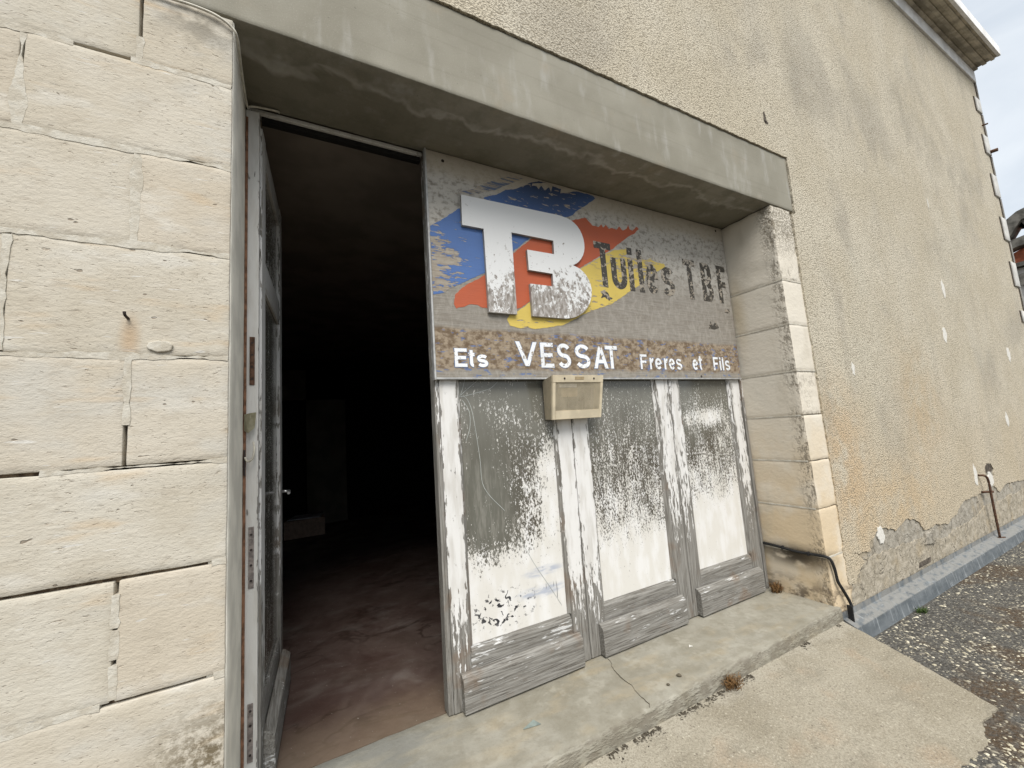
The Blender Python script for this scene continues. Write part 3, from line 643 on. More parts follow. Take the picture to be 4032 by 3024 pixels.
# cut stones of the left pier
SW = empty('stone_pier', (0, 0, 0), B)
zs = [GZ - 0.05, SILL - 0.02, 0.388, 0.716, 1.033, 1.335, 1.656, 1.997, 2.306, 2.612, LB - 0.004]
joints = [(-0.70,), (-0.44,), (-0.70,), (-0.437,), (-0.69,), (-0.432,), (-0.69,), (-0.431,), (-0.69,), (-0.434,)]
J = 0.0042
k = 0
for i in range(len(zs) - 1):
    xs = [XL - 0.003, joints[i][0]]
    while xs[-1] > -2.6: xs.append(xs[-1] - rng.uniform(0.46, 0.6))
    for a, b in zip(xs, xs[1:]):
        rough_block('stone', (b + J, 0.001 + rng.uniform(-0.0007, 0.0007), zs[i] + J), (a - (J if a < XL - 0.01 else 0), 0.22, zs[i + 1] - J), M['lime'], SW, r=0.0025, st=0.018, amp=0.0014, edge=0.0035, seed=k * 1.7); k += 1
    # mortar bed above this course and in the upright joints; open stretches are left out
    if i < len(zs) - 2:
        z = zs[i + 1]; x = XL - 0.004
        opens = {3: [(-9, -0.225)], 2: [(-0.46, -0.215)], 8: [(-0.585, -0.455)], 4: [(-9, -0.60)]}.get(i, [])
        seg = [(-2.6, x)]
        for o in opens:
            nw = []
            for s in seg:
                if o[0] > s[0]: nw.append((s[0], min(o[0], s[1])))
                if o[1] < s[1]: nw.append((max(o[1], s[0]), s[1]))
            seg = nw
        for o in opens:
            pts = rough_outline([(max(o[0], -2.6), z - 0.012), (o[1], z - 0.012), (o[1], z + 0.012), (max(o[0], -2.6), z + 0.012)], 0.02, 0.004, i)
            prism('joint_fill', pts, 0.017, 0.05, M['joint'], SW)
        for s in seg:
            if s[1] - s[0] > 0.01:
                wd = 0.0095
                pts = rough_outline(rough_outline([(s[0], z - wd), (s[1], z - wd), (s[1], z + wd), (s[0], z + wd)], 0.09, 0.011, i + s[0] + 4), 0.014, 0.004, i + s[0])
                prism('mortar_bed', pts, 0.0002, 0.05, M['mortar'], SW)
    for jx in xs[1:3]:
        a, b = zs[i] + 0.010, zs[i + 1] - 0.010
        if i == 9: b = 2.70
        if i == 5: a = 1.455
        if i == 3: pass
        sp = [(a, b)] if i != 2 else [(a, b)]
        if i == 3: sp = [(a, a + 0.085), (a + 0.10, a + 0.175), (a + 0.18, b - 0.03)]
        for a2, b2 in sp:
            pts = rough_outline(rough_outline([(jx - 0.0085, a2), (jx + 0.0085, a2), (jx + 0.0085, b2), (jx - 0.0085, b2)], 0.07, 0.010, i * 2.7 + 1), 0.014, 0.004, i * 3.1)
            prism('mortar_joint', pts, 0.0004, 0.05, M['mortar'], SW)
# smears of lime mortar over the stones, old nail
for (cx, cz, rx, rz, sd) in ((-0.36, 1.687, 0.030, 0.018, 1),):
    pts = [(cx + rx * math.cos(t) * (1 + 0.25 * nz((math.cos(t), sd, math.sin(t)), 1.7)), cz + rz * math.sin(t) * (1 + 0.25 * nz((math.cos(t), sd + 5, math.sin(t)), 1.7))) for t in [2 * math.pi * q / 22 for q in range(22)]]
    prism('mortar_smear', pts, -0.006, 0.01, M['mortar'], SW, bev=0.003)
tube('nail', [(-0.435, 0.01, 1.768), (-0.436, -0.022, 1.772), (-0.437, -0.026, 1.782)], 0.004, M['darkiron'], SW, 3, 6)
# stones left of the lintel, out of the picture's edge
for a, b in ((-0.49, -1.0), (-1.0, -1.6), (-1.6, -2.3)):
    rough_block('stone', (b + J, 0.002, LB + J), (a - J, 0.22, LT - J), M['lime'], SW, st=0.05, seed=a)
# plastered left reveal
rough_block('reveal_plaster', (XL - 0.05, 0.012, SILL - 0.01), (XL, 0.39, LB - 0.002), M['plaster'], B, r=0.004, st=0.05, amp=0.0012, edge=0.002, seed=3)

# right pier: one block per course, leaning slightly
PZ = [SILL - 0.10, 0.384, 0.70, 1.02, 1.335, 1.648, 1.984, 2.309, LB - 0.003]
def lean(p): return Vector((p.x - 0.02 + (2.88 - p.z) * 0.016, p.y - 0.006 * max(0, 1.2 - p.z), p.z))
QP = empty('right_pier', (0, 0, 0), B)
for i in range(len(PZ) - 1):
    j0 = 0.0025
    top_ = i == len(PZ) - 2
    rough_block('quoin', (XR, 0.0 + rng.uniform(-0.003, 0.003), PZ[i] + j0), (3.345, 0.47, PZ[i + 1] - j0), M['pier'], QP, r=0.003, st=0.022, amp=0.0045 if top_ else 0.0018, edge=0.010 if top_ else 0.004, seed=20 + i, shear=lean, yst=0.025)
    if i:
        z = PZ[i]; thick = 0.0055
        x0 = lean(Vector((XR, 0, z))).x
        bm = bmesh.new()
        op = i in (2, 3, 4)        # the front of these beds has opened
        yl = -0.006 * max(0, 1.2 - z)
        add_box(bm, (x0 - 0.0022, yl + (0.02 if op else -0.002), z - thick), (3.33, 0.44, z + thick), 0.001)
        finish('mortar_bed', bm, M['mortar'], QP)
# lintel beam
rough_block('lintel', (-0.482, 0.0, LB), (3.371, 0.423, LT), M['lintel'], B, r=0.003, st=0.02, amp=0.0012, edge=0.004, seed=61, yst=0.04)
# sill
rough_block('sill', (XL - 0.03, -0.039, GZ - 0.05), (3.14, 0.47, SILL), M['sill'], B, r=0.012, st=0.05, amp=0.0025, edge=0.008, seed=7, yst=0.04)
def strip(name, pts, w, z, mat, parent, seed=0.0):
    """thin dark line of dirt lying in a crack of the sill"""
    P = []; 
    for (a, b) in zip(pts, pts[1:]):
        for t in range(6):
            f = t / 6; x = a[0] + (b[0] - a[0]) * f; y = a[1] + (b[1] - a[1]) * f
            P.append((x + 0.014 * nz((x, y, 0), 22, seed) + 0.005 * nz((x, y, 2), 75, seed), y))
    P.append(pts[-1])
    Lf, Rt = [], []
    for i, p in enumerate(P):
        ww = w * (0.5 + 0.9 * abs(nz((p[0], p[1], 3), 40, seed)))
        Lf.append((p[0] - ww, p[1])); Rt.append((p[0] + ww, p[1]))
    return prism(name, Lf + Rt[::-1], z, z - 0.01, mat, parent, axis='Z')
strip('sill_crack', [(1.52, 0.375), (1.47, 0.272), (1.455, 0.208), (1.44, 0.092), (1.425, -0.013), (1.41, -0.03)], 0.0006, SILL + 0.0036, M['crack'], B, 4)

# roughcast skin
low = [(3.325, 0.425), (3.318, 0.177), (3.40, 0.155), (3.48, 0.213), (3.58, 0.269), (3.53, 0.314), (3.45, 0.352), (3.69, 0.322), (3.70, 0.379), (3.79, 0.415), (3.87, 0.445), (4.0, 0.433), (4.13, 0.383), (4.23, 0.413), (4.36, 0.441), (4.49, 0.42), (4.59, 0.374), (4.64, 0.307), (4.74, 0.3), (4.87, 0.308), (5.03, 0.293), (5.16, 0.271), (5.27, 0.308), (5.39, 0.321), (5.52, 0.38), (5.67, 0.417), (5.87, 0.413), (6.19, 0.418), (6.34, 0.447), (6.34, 0.6), (6.35, 0.649), (6.43, 0.697), (6.56, 0.665), (6.62, 0.606), (6.53, 0.441), (6.66, 0.358), (6.91, 0.419), (7.3, 0.40), (7.56, 0.384), (8.0, 0.36), (8.5, 0.40), (8.9, 0.36)]
low = rough_outline(low, 0.022, 0.012, 2.0, False)
corner = []
zc = 0.36; wide = True
tz = [0.36, 0.72, 1.05, 1.39, 1.72, 2.05, 2.38, 2.55, 2.90, 3.265, 3.585, 3.935, 4.253, 4.60, 4.92, 5.22, 5.60, 5.83, 6.18, 6.30]
QX = (8.905, 9.105)
for i in range(len(tz) - 1):
    x = QX[i % 2]; corner += [(x, tz[i] + 0.004), (x, tz[i + 1])]
lint = rough_outline([(-3.6, LT + 0.004), (-0.49, LT + 0.004), (3.376, LT + 0.004), (3.378, LB - 0.02), (3.33, LB - 0.03), (3.327, 2.3), (3.330, 1.65), (3.333, 1.0), (3.33, 0.6), (3.325, 0.425)], 0.022, 0.0055, 6.0, False)
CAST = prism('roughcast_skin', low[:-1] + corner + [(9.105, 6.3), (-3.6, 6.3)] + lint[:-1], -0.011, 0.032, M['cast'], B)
# cement undercoats bared at the foot
c1 = [(3.325, -0.2), (9.12, -0.2), (9.12, 0.75), (3.325, 0.75)]
prism('cement_undercoat', c1, -0.003, 0.025, M['coat1'], B)
c2 = rough_outline([(3.33, 0.10), (3.42, 0.19), (3.5, 0.231), (3.64, 0.285), (3.85, 0.27), (4.15, 0.268), (4.51, 0.259), (4.72, 0.231), (5.13, 0.159), (5.24, 0.204), (5.61, 0.208), (5.86, 0.226), (6.14, 0.291), (6.52, 0.275), (7.52, 0.289), (9.1, 0.27)], 0.03, 0.016, 9.0, False)
prism('cement_plinth', c2 + [(9.1, -0.2), (3.33, -0.2)], -0.009, 0.0, M['coat2'], B)
prism('broken_block', rough_outline([(4.60, 0.20), (4.78, 0.17), (4.86, 0.23), (4.80, 0.29), (4.64, 0.285)], 0.03, 0.012, 3), -0.024, -0.002, M['coat1'], B, bev=0.006)
# dark slot above the zinc and the hole in the render
prism('drain_slot', [(4.42, 0.045), (4.66, 0.045), (4.68, 0.085), (4.45, 0.082)], -0.0115, 0.01, M['hole'], B)
prism('render_hole', [(6.35, 0.60), (6.36, 0.66), (6.43, 0.69), (6.55, 0.665), (6.60, 0.61), (6.5, 0.57)], -0.006, 0.02, M['hole'], B)
# chips where the render has spalled to pale mortar
for (cx, cz, rx, rz, mt, sd) in ((6.16, 2.56, 0.04, 0.09, 'chip', 1), (3.877, 1.661, 0.025, 0.05, 'chip', 2), (7.40, 1.10, 0.05, 0.08, 'chip', 3), (6.05, 0.60, 0.05, 0.10, 'chip', 4), (3.88, 0.40, 0.05, 0.06, 'chip', 5), (6.2, 3.55, 0.012, 0.06, 'chip', 6), (6.45, 0.52, 0.08, 0.07, 'chip', 8), (5.95, 2.05, 0.05, 0.08, 'chip', 9), (8.0, 1.9, 0.06, 0.08, 'chip', 10)):
    pts = [(cx + rx * math.cos(t) * (1 + 0.7 * nz((math.cos(t), sd, math.sin(t)), 1.9)), cz + rz * math.sin(t) * (1 + 0.6 * nz((math.cos(t), sd + 5, math.sin(t)), 1.9))) for t in [2 * math.pi * q / 20 for q in range(20)]]
    prism('bare_patch', pts, -0.0135, -0.005, M[mt], B, bev=0.002)
for (cx, cz, rx, rz, sd) in ((3.145, 3.585, 0.016, 0.045, 7), (3.165, 3.55, 0.02, 0.012, 17)):
    pts = [(cx + rx * math.cos(t) * (1 + 0.7 * nz((math.cos(t), sd, math.sin(t)), 1.9)), cz + rz * math.sin(t) * (1 + 0.6 * nz((math.cos(t), sd + 5, math.sin(t)), 1.9))) for t in [2 * math.pi * q / 20 for q in range(20)]]
    prism('gouge', pts, -0.0135, -0.005, M['hole'], B)
# corner stones
CS = empty('corner_stones', (0, 0, 0), B)
for i in range(len(tz) - 1):
    x = QX[i % 2] + 0.030
    box('side_shade_strip', (x - 0.034, -0.020, tz[i] + 0.002), (x - 0.001, 0.02, tz[i + 1] - 0.002), M['hole'], CS)  # dark strip painting in the shaded left side of each corner stone
    rough_block('corner_stone', (x, -0.030, tz[i] + 0.004), (9.14, 0.20, tz[i + 1] - 0.004), M['cornerstone'], CS, r=0.004, st=0.08, amp=0.001, edge=0.002, seed=i)
for (x0, z0, ln, r) in ((9.05, 5.40, 0.07, 0.012), (9.10, 4.98, 0.10, 0.026)):
    tube('iron_pin', [(x0, 0.0, z0), (x0, -ln, z0 - 0.01)], r, M['rust'], CS, 0, 8)
# eave
EV = empty('eave', (0, 0, 0), B)
box('frieze_board', (-3.6, -0.034, 6.12), (9.135, 0.03, 6.335), M['eavewhite'], EV, 0.003)
box('soffit_slab', (-3.6, -0.27, 6.336), (9.14, 0.45, 6.40), M['eavebrown'], EV, 0.004)
box('moulding', (-3.6, -0.075, 6.305), (9.137, -0.0345, 6.337), M['eavebrown'], EV, 0.004)
box('moulding', (-3.6, -0.165, 6.318), (9.137, -0.120, 6.337), M['eavebrown'], EV, 0.004)
box('moulding', (-3.6, -0.245, 6.318), (9.137, -0.205, 6.337), M['eavebrown'], EV, 0.004)
box('edge_board', (-3.6, -0.305, 6.33), (9.142, -0.2705, 6.47), M['eavewhite'], EV, 0.004)
prism('roof_slope', [(-0.24, 6.475), (4.8, 7.9), (9.2, 6.6), (9.2, 6.45), (4.8, 7.7), (-0.26, 6.42)], -3.7, 9.25, M['tile'], EV, axis='X')
# dark room behind the doorway
bm = bmesh.new(); add_box(bm, (-3.4, 0.4705, -0.1), (8.9, 8.8, SILL - 0.006)); finish('room_floor', bm, M['roomfloor'], B)
bm = bmesh.new(); add_box(bm, (-3.4, 0.51, 2.93), (8.9, 8.8, 3.0)); finish('room_ceiling', bm, M['roomceil'], B)
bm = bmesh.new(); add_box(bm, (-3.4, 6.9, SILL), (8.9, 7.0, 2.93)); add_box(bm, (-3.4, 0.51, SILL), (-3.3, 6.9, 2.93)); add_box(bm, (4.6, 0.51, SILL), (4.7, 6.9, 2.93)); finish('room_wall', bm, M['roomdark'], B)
bm = bmesh.new(); add_box(bm, (-1.2, 5.95, SILL), (-0.62, 6.05, 2.6)); add_box(bm, (0.15, 5.95, SILL), (0.75, 6.05, 2.6)); add_box(bm, (-1.2, 5.95, 2.1), (0.75, 6.04, 2.6)); finish('room_partition', bm, M['roomwall'], B)

# ---------------------------------------------------------------- doors
FR = tag(empty('door_frame', (XL, 0.4, SILL)), 'grey painted timber door frame with rusty hinge plates along the left reveal', 'door frame')
def fbox(name, a, b, mat, bev=0.002): return box(name, a, b, mat, FR, bev)
fbox('jamb_post', (XL + 0.001, 0.392, SILL), (-0.135, 0.47, 2.84), M['frame'])
fbox('edge_strip', (XL + 0.0005, 0.383, SILL), (-0.176, 0.3915, 2.80), M['brownwood'], 0.001)
fbox('head_rail', (XL + 0.001, 0.425, 2.862), (0.606, 0.47, 2.881), M['frame'], 0.003)
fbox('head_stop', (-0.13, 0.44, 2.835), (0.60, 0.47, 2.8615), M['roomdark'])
fbox('end_post', (3.070, 0.405, SILL), (3.096, 0.46, 1.66), M['post'])
for (z0, z1) in ((1.62, 1.82), (0.83, 1.06), (0.22, 0.42)):
    pl = fbox('hinge_plate', (-0.166, 0.3885, z0), (-0.148, 0.3918, z1), M['rust'] if z0 > 1.2 else M['ironplate'], 0.0008)
    nn = 4
    bm = bmesh.new()
    for q in range(nn):
        zz = z0 + (z1 - z0) * (q + 0.5) / nn
        add_tube(bm, [(-0.157, 0.3888, zz), (-0.157, 0.3872, zz)], 0.0045, 8)
    for f in bm.faces: f.smooth = False
    o = finish('screw', bm, M['darkiron'], None); o.parent = pl
    o.matrix_parent_inverse = Matrix.Identity(4)

PARTS_Y = 0.415
def door_leaf(x0, x1, gx0, gx1, kx, pane, label, st_l, st_r):
    t = tag(empty('door_leaf', (x0, 0.44, SILL)), label, 'door', 'closed door leaves under the sign')
    y0, y1 = PARTS_Y, 0.462
    def b(name, a, c, mat, bev=0.003): return box(name, a, c, mat, t, bev)
    b('stile', (x0 + (0.026 if x0 < 1 else 0), y0, SILL + 0.006), (gx0 - 0.004, y1, 2.85), st_l)
    if x0 < 1: b('meeting_strip', (x0, y0 + 0.006, SILL + 0.004), (x0 + 0.0255, y1 + 0.02, 2.85), M['post'])
    b('stile', (gx1 + 0.004, y0, SILL + 0.006), (x1, y1, 2.85), st_r)
    b('bottom_rail', (gx0 - 0.0035, y0 + 0.0025, SILL + 0.008), (gx1 + 0.0035, y1 - 0.002, 0.322), M['rail'])
    b('top_rail', (gx0 - 0.0035, y0 + 0.0025, 2.70), (gx1 + 0.0035, y1 - 0.002, 2.848), M['stile'])
    # sloping bead under the glass and side beads
    bm = bmesh.new(); add_prism(bm, [(y0 + 0.004, 0.3225), (y0 + 0.0225, 0.3225), (y0 + 0.0225, 0.347), (y0 + 0.018, 0.347)], gx0 + 0.001, gx1 - 0.001, 'X'); finish('glazing_bead', bm, M['rail'], t)
    bm = bmesh.new(); add_prism(bm, [(gx0 - 0.0038, y0 + 0.004), (gx0 + 0.014, y0 + 0.021), (gx0 - 0.0038, y0 + 0.021)], 0.348, 2.69, 'Z'); finish('glazing_bead', bm, M['bead'], t)
    bm = bmesh.new(); add_prism(bm, [(gx1 + 0.0038, y0 + 0.004), (gx1 - 0.014, y0 + 0.021), (gx1 + 0.0038, y0 + 0.021)], 0.348, 2.69, 'Z'); finish('glazing_bead', bm, M['bead'], t)
    g = b('glass_pane', (gx0 - 0.003, y0 + 0.0215, 0.325), (gx1 + 0.003, y0 + 0.027, 2.70), M[pane], 0)
    # weatherboard with a sloped top
    bm = bmesh.new(); add_prism(bm, [(0.372, 0.088), (0.4145, 0.088), (0.4145, 0.252), (0.404, 0.252), (0.374, 0.228)], kx[0], kx[1], 'X')
    bmesh.ops.bevel(bm, geom=[e for e in bm.edges], offset=0.003, segments=2, affect='EDGES', profile=0.5)
    finish('weatherboard', bm, M['kick'], t)
    return t, g
D1, G1 = door_leaf(0.612, 1.433, 0.737, 1.325, (0.675, 1.362), 'pane1', 'door leaf next to the open doorway, cracked whitewashed pane with dark scribbles at the bottom', M['stile'], M['stile'])
D2, G2 = door_leaf(1.437, 2.280, 1.557, 2.150, (1.502, 2.178), 'pane2', 'middle door leaf right of the yellowed lamp, evenly flaked white pane', M['stile'], M['stile_worn'])
D3, G3 = door_leaf(2.284, 3.068, 2.392, 2.950, (2.318, 3.005), 'pane3', 'door leaf beside the right stone pier with whitest flaking pane', M['stile_worn'], M['stile_worn'])
def gstrip(name, pts, w, y, mat, parent):
    P = [Vector((p[0], p[1])) for p in pts]; Pp = smooth_path([(p[0], 0, p[1]) for p in pts], 6)
    Lf = []; Rt = []
    for i, p in enumerate(Pp):
        d = (Pp[min(i + 1, len(Pp) - 1)] - Pp[max(i - 1, 0)]).normalized(); nrm = Vector((-d.z, 0, d.x)) * w
        Lf.append(((p + nrm).x, (p + nrm).z)); Rt.append(((p - nrm).x, (p - nrm).z))
    o = prism(name, Lf + Rt[::-1], y, y + 0.0012, mat, None); o.parent = parent
    o.matrix_parent_inverse = Matrix.Identity(4); return o
for pts in ([(0.752, 1.561), (0.79, 1.547), (0.82, 1.46), (0.845, 1.24), (0.86, 1.082), (0.97, 0.949)], [(0.752, 1.561), (0.80, 1.60), (0.86, 1.645)], [(0.752, 1.555), (0.77, 1.60), (0.785, 1.648)], [(0.76, 1.557), (0.84, 1.575), (0.93, 1.60), (0.98, 1.640)], [(0.765, 1.54), (0.80, 1.48), (0.80, 1.40), (0.775, 1.33)], [(1.05, 0.80), (1.12, 0.66), (1.22, 0.50), (1.28, 0.40)]):
    gstrip('crack_line', pts, 0.0011, 0.4350, M['glassline'], G1)
# the leaf that stands open into the room
OL = tag(empty('open_door_leaf', (-0.148, 0.435, SILL)), 'open glazed door leaf seen edge on inside the left of the dark doorway', 'door')
OLr = math.radians(86.2)
def ob(name, a, b, mat, bev=0.003, parent=None):
    bm = bmesh.new(); add_box(bm, a, b, bev); o = finish(name, bm, mat); o.parent = parent or OL; return o
LW = 0.80
ob('stile', (0, -0.022, 0.006), (0.105, 0.022, 2.72), M['leaf']); ob('stile', (LW - 0.10, -0.022, 0.006), (LW, 0.022, 2.72), M['leaf'])
ob('top_rail', (0.1055, -0.019, 2.61), (LW - 0.1005, 0.019, 2.718), M['leaf']); ob('middle_rail', (0.1055, -0.019, 2.02), (LW - 0.1005, 0.019, 2.12), M['leaf'])
ob('bottom_rail', (0.1055, -0.019, 0.008), (LW - 0.1005, 0.019, 0.25), M['leafrail'])
ob('glass_pane', (0.1055, -0.004, 2.12), (LW - 0.1005, 0.002, 2.61), M['top_glass'], 0); ob('glass_pane', (0.1055, -0.004, 0.25), (LW - 0.1005, 0.002, 2.02), M['dark_glass'], 0)
for a, c in (((0.106, -0.017, 0.25), (LW - 0.101, -0.0045, 0.272)), ((0.106, -0.017, 2.0), (LW - 0.101, -0.0045, 2.0195)), ((0.106, -0.017, 2.1205), (LW - 0.101, -0.0045, 2.14))): ob('glazing_bead', a, c, M['leaf'], 0.002)
bm = bmesh.new(); add_prism(bm, [(-0.064, 0.012), (-0.0225, 0.012), (-0.0225, 0.176), (-0.033, 0.176), (-0.062, 0.152)], 0.06, 0.77, 'X')
bmesh.ops.bevel(bm, geom=bm.edges[:], offset=0.003, segments=2, affect='EDGES'); o = finish('weatherboard', bm, M['leafrail']); o.parent = OL
bm = bmesh.new(); add_tube(bm, [(0.755, -0.022, 1.03), (0.755, -0.06, 1.03)], 0.008); add_tube(bm, [(0.762, -0.06, 1.03), (0.66, -0.066, 1.028)], 0.008); o = finish('handle', bm, M['chrome']); o.parent = OL
bm = bmesh.new(); add_tube(bm, [(0.755, 0.022, 1.03), (0.755, 0.06, 1.03)], 0.008); add_tube(bm, [(0.762, 0.06, 1.03), (0.66, 0.066, 1.028)], 0.008); o = finish('handle', bm, M['chrome']); o.parent = OL
OL.rotation_euler = (0, 0, OLr)

# ---------------------------------------------------------------- sign board
SG = tag(empty('sign_board', (0.612, 0.40, 1.652)), 'weathered plywood sign with raised white monogram on blue, orange and yellow brush strokes', 'sign')
SY = 0.3875
prism('board', rough_outline([(0.616, 1.653), (3.063, 1.653), (3.063, 2.874), (0.616, 2.878)], 0.08, 0.001, 1), SY, 0.409, M['board'], SG)
box('edge_trim', (0.606, 0.380, 1.640), (0.6155, 0.412, 2.880), M['alu'], SG, 0.001)
box('edge_trim', (0.616, 0.386, 1.643), (3.066, 0.410, 1.6525), M['alu'], SG, 0.001)
BLUE1 = [(0.937, 2.672), (0.985, 2.696), (1.023, 2.711), (1.084, 2.756), (1.145, 2.774), (1.209, 2.81), (1.263, 2.845), (1.318, 2.866), (1.374, 2.870), (1.306, 2.851), (1.273, 2.841), (1.266, 2.82), (1.30, 2.834), (1.315, 2.812), (1.335, 2.84), (1.36, 2.815), (1.392, 2.844), (1.405, 2.815), (1.42, 2.858), (1.45, 2.856), (1.483, 2.853), (1.474, 2.823), (1.521, 2.837), (1.608, 2.866), (1.699, 2.868), (1.746, 2.862), (1.757, 2.849), (1.65, 2.769), (1.585, 2.725), (1.559, 2.694), (1.51, 2.672), (1.295, 2.599), (1.12, 2.59)]
BLUE2 = [(0.794, 2.584), (0.925, 2.634), (1.11, 2.582), (1.228, 2.487), (1.105, 2.384), (0.917, 2.231), (0.818, 2.178), (0.748, 2.141), (0.664, 2.09), (0.620, 2.079), (0.620, 2.146), (0.620, 2.354), (0.620, 2.446), (0.71, 2.513)]
ORANGE = [(1.519, 2.641), (1.567, 2.664), (1.654, 2.696), (1.688, 2.674), (1.71, 2.652), (1.759, 2.651), (1.787, 2.677), (1.80, 2.655), (1.826, 2.679), (1.85, 2.655), (1.876, 2.668), (1.92, 2.66), (1.945, 2.691), (1.975, 2.665), (2.012, 2.687), (2.03, 2.718), (2.039, 2.687), (2.066, 2.681), (2.107, 2.719), (2.126, 2.708), (2.078, 2.661), (2.018, 2.629), (1.915, 2.558), (1.871, 2.52), (1.735, 2.443), (1.593, 2.357), (1.481, 2.278), (1.19, 2.094), (1.137, 2.055), (1.088, 2.04), (1.013, 2.036), (0.931, 2.031), (0.895, 2.032), (0.861, 2.046), (0.818, 2.045), (0.783, 2.027), (0.741, 2.015), (0.73, 2.039), (0.737, 2.087), (0.781, 2.133), (0.918, 2.220), (1.106, 2.373), (1.231, 2.480), (1.398, 2.56)]
YELLOW = [(1.189, 2.087), (1.106, 2.029), (1.059, 2.012), (1.036, 1.98), (1.052, 1.943), (1.118, 1.93), (1.157, 1.941), (1.216, 1.934), (1.32, 1.951), (1.417, 1.971), (1.51, 2.014), (1.607, 2.064), (1.694, 2.095), (1.81, 2.135), (1.95, 2.219), (2.023, 2.263), (2.112, 2.31), (2.149, 2.368), (2.272, 2.416), (2.354, 2.461), (2.342, 2.481), (2.252, 2.48), (2.227, 2.504), (2.107, 2.473), (1.971, 2.483), (2.003, 2.519), (1.992, 2.539), (1.869, 2.509), (1.734, 2.434), (1.592, 2.348), (1.48, 2.268)]
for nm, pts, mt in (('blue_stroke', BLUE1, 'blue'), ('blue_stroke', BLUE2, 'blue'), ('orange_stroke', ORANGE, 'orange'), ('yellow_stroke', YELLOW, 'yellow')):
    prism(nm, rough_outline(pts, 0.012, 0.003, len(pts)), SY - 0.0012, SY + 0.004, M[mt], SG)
prism('brush_trace', rough_outline([(0.76, 2.66), (0.86, 2.705), (1.00, 2.79), (1.10, 2.84), (1.22, 2.862), (1.14, 2.815), (1.02, 2.74), (0.90, 2.69)], 0.015, 0.004, 3), SY - 0.001, SY + 0.004, M['bluestreak'], SG)
TB = [(0.795, 2.649), (1.086, 2.653), (1.439, 2.658), (1.505, 2.650), (1.56, 2.624), (1.596, 2.578), (1.613, 2.52), (1.61, 2.46), (1.585, 2.407), (1.546, 2.367), (1.508, 2.348), (1.558, 2.333), (1.601, 2.302), (1.63, 2.252), (1.64, 2.2), (1.626, 2.141), (1.594, 2.085), (1.543, 2.042), (1.484, 2.014), (1.423, 2.004), (1.192, 2.003), (1.191, 2.194), (1.350, 2.195), (1.352, 2.273), (1.189, 2.276), (1.187, 2.398), (1.375, 2.398), (1.377, 2.484), (1.091, 2.486), (1.091, 2.005), (0.919, 2.004), (0.917, 2.476), (0.792, 2.476)]
def chaikin(pts, lo, hi):
    out = []
    for i, p in enumerate(pts):
        if lo < i < hi and i != 10:
            a, b = pts[i - 1], pts[i + 1]
            out += [((a[0] + 3 * p[0]) / 4, (a[1] + 3 * p[1]) / 4), ((b[0] + 3 * p[0]) / 4, (b[1] + 3 * p[1]) / 4)]
        else: out.append(p)
    return out
prism('raised_monogram', chaikin(TB, 2, 19), 0.366, SY - 0.002, [M['logo'], M['logo_edge']], SG, side=1)
# nail holes
for (x, z) in ((0.708, 2.835), (2.985, 2.845), (2.60, 1.662)):
    bm = bmesh.new(); add_tube(bm, [(x, SY + 0.002, z), (x, SY - 0.0012, z)], 0.009, 10); finish('nail_hole', bm, M['darkiron'], SG)
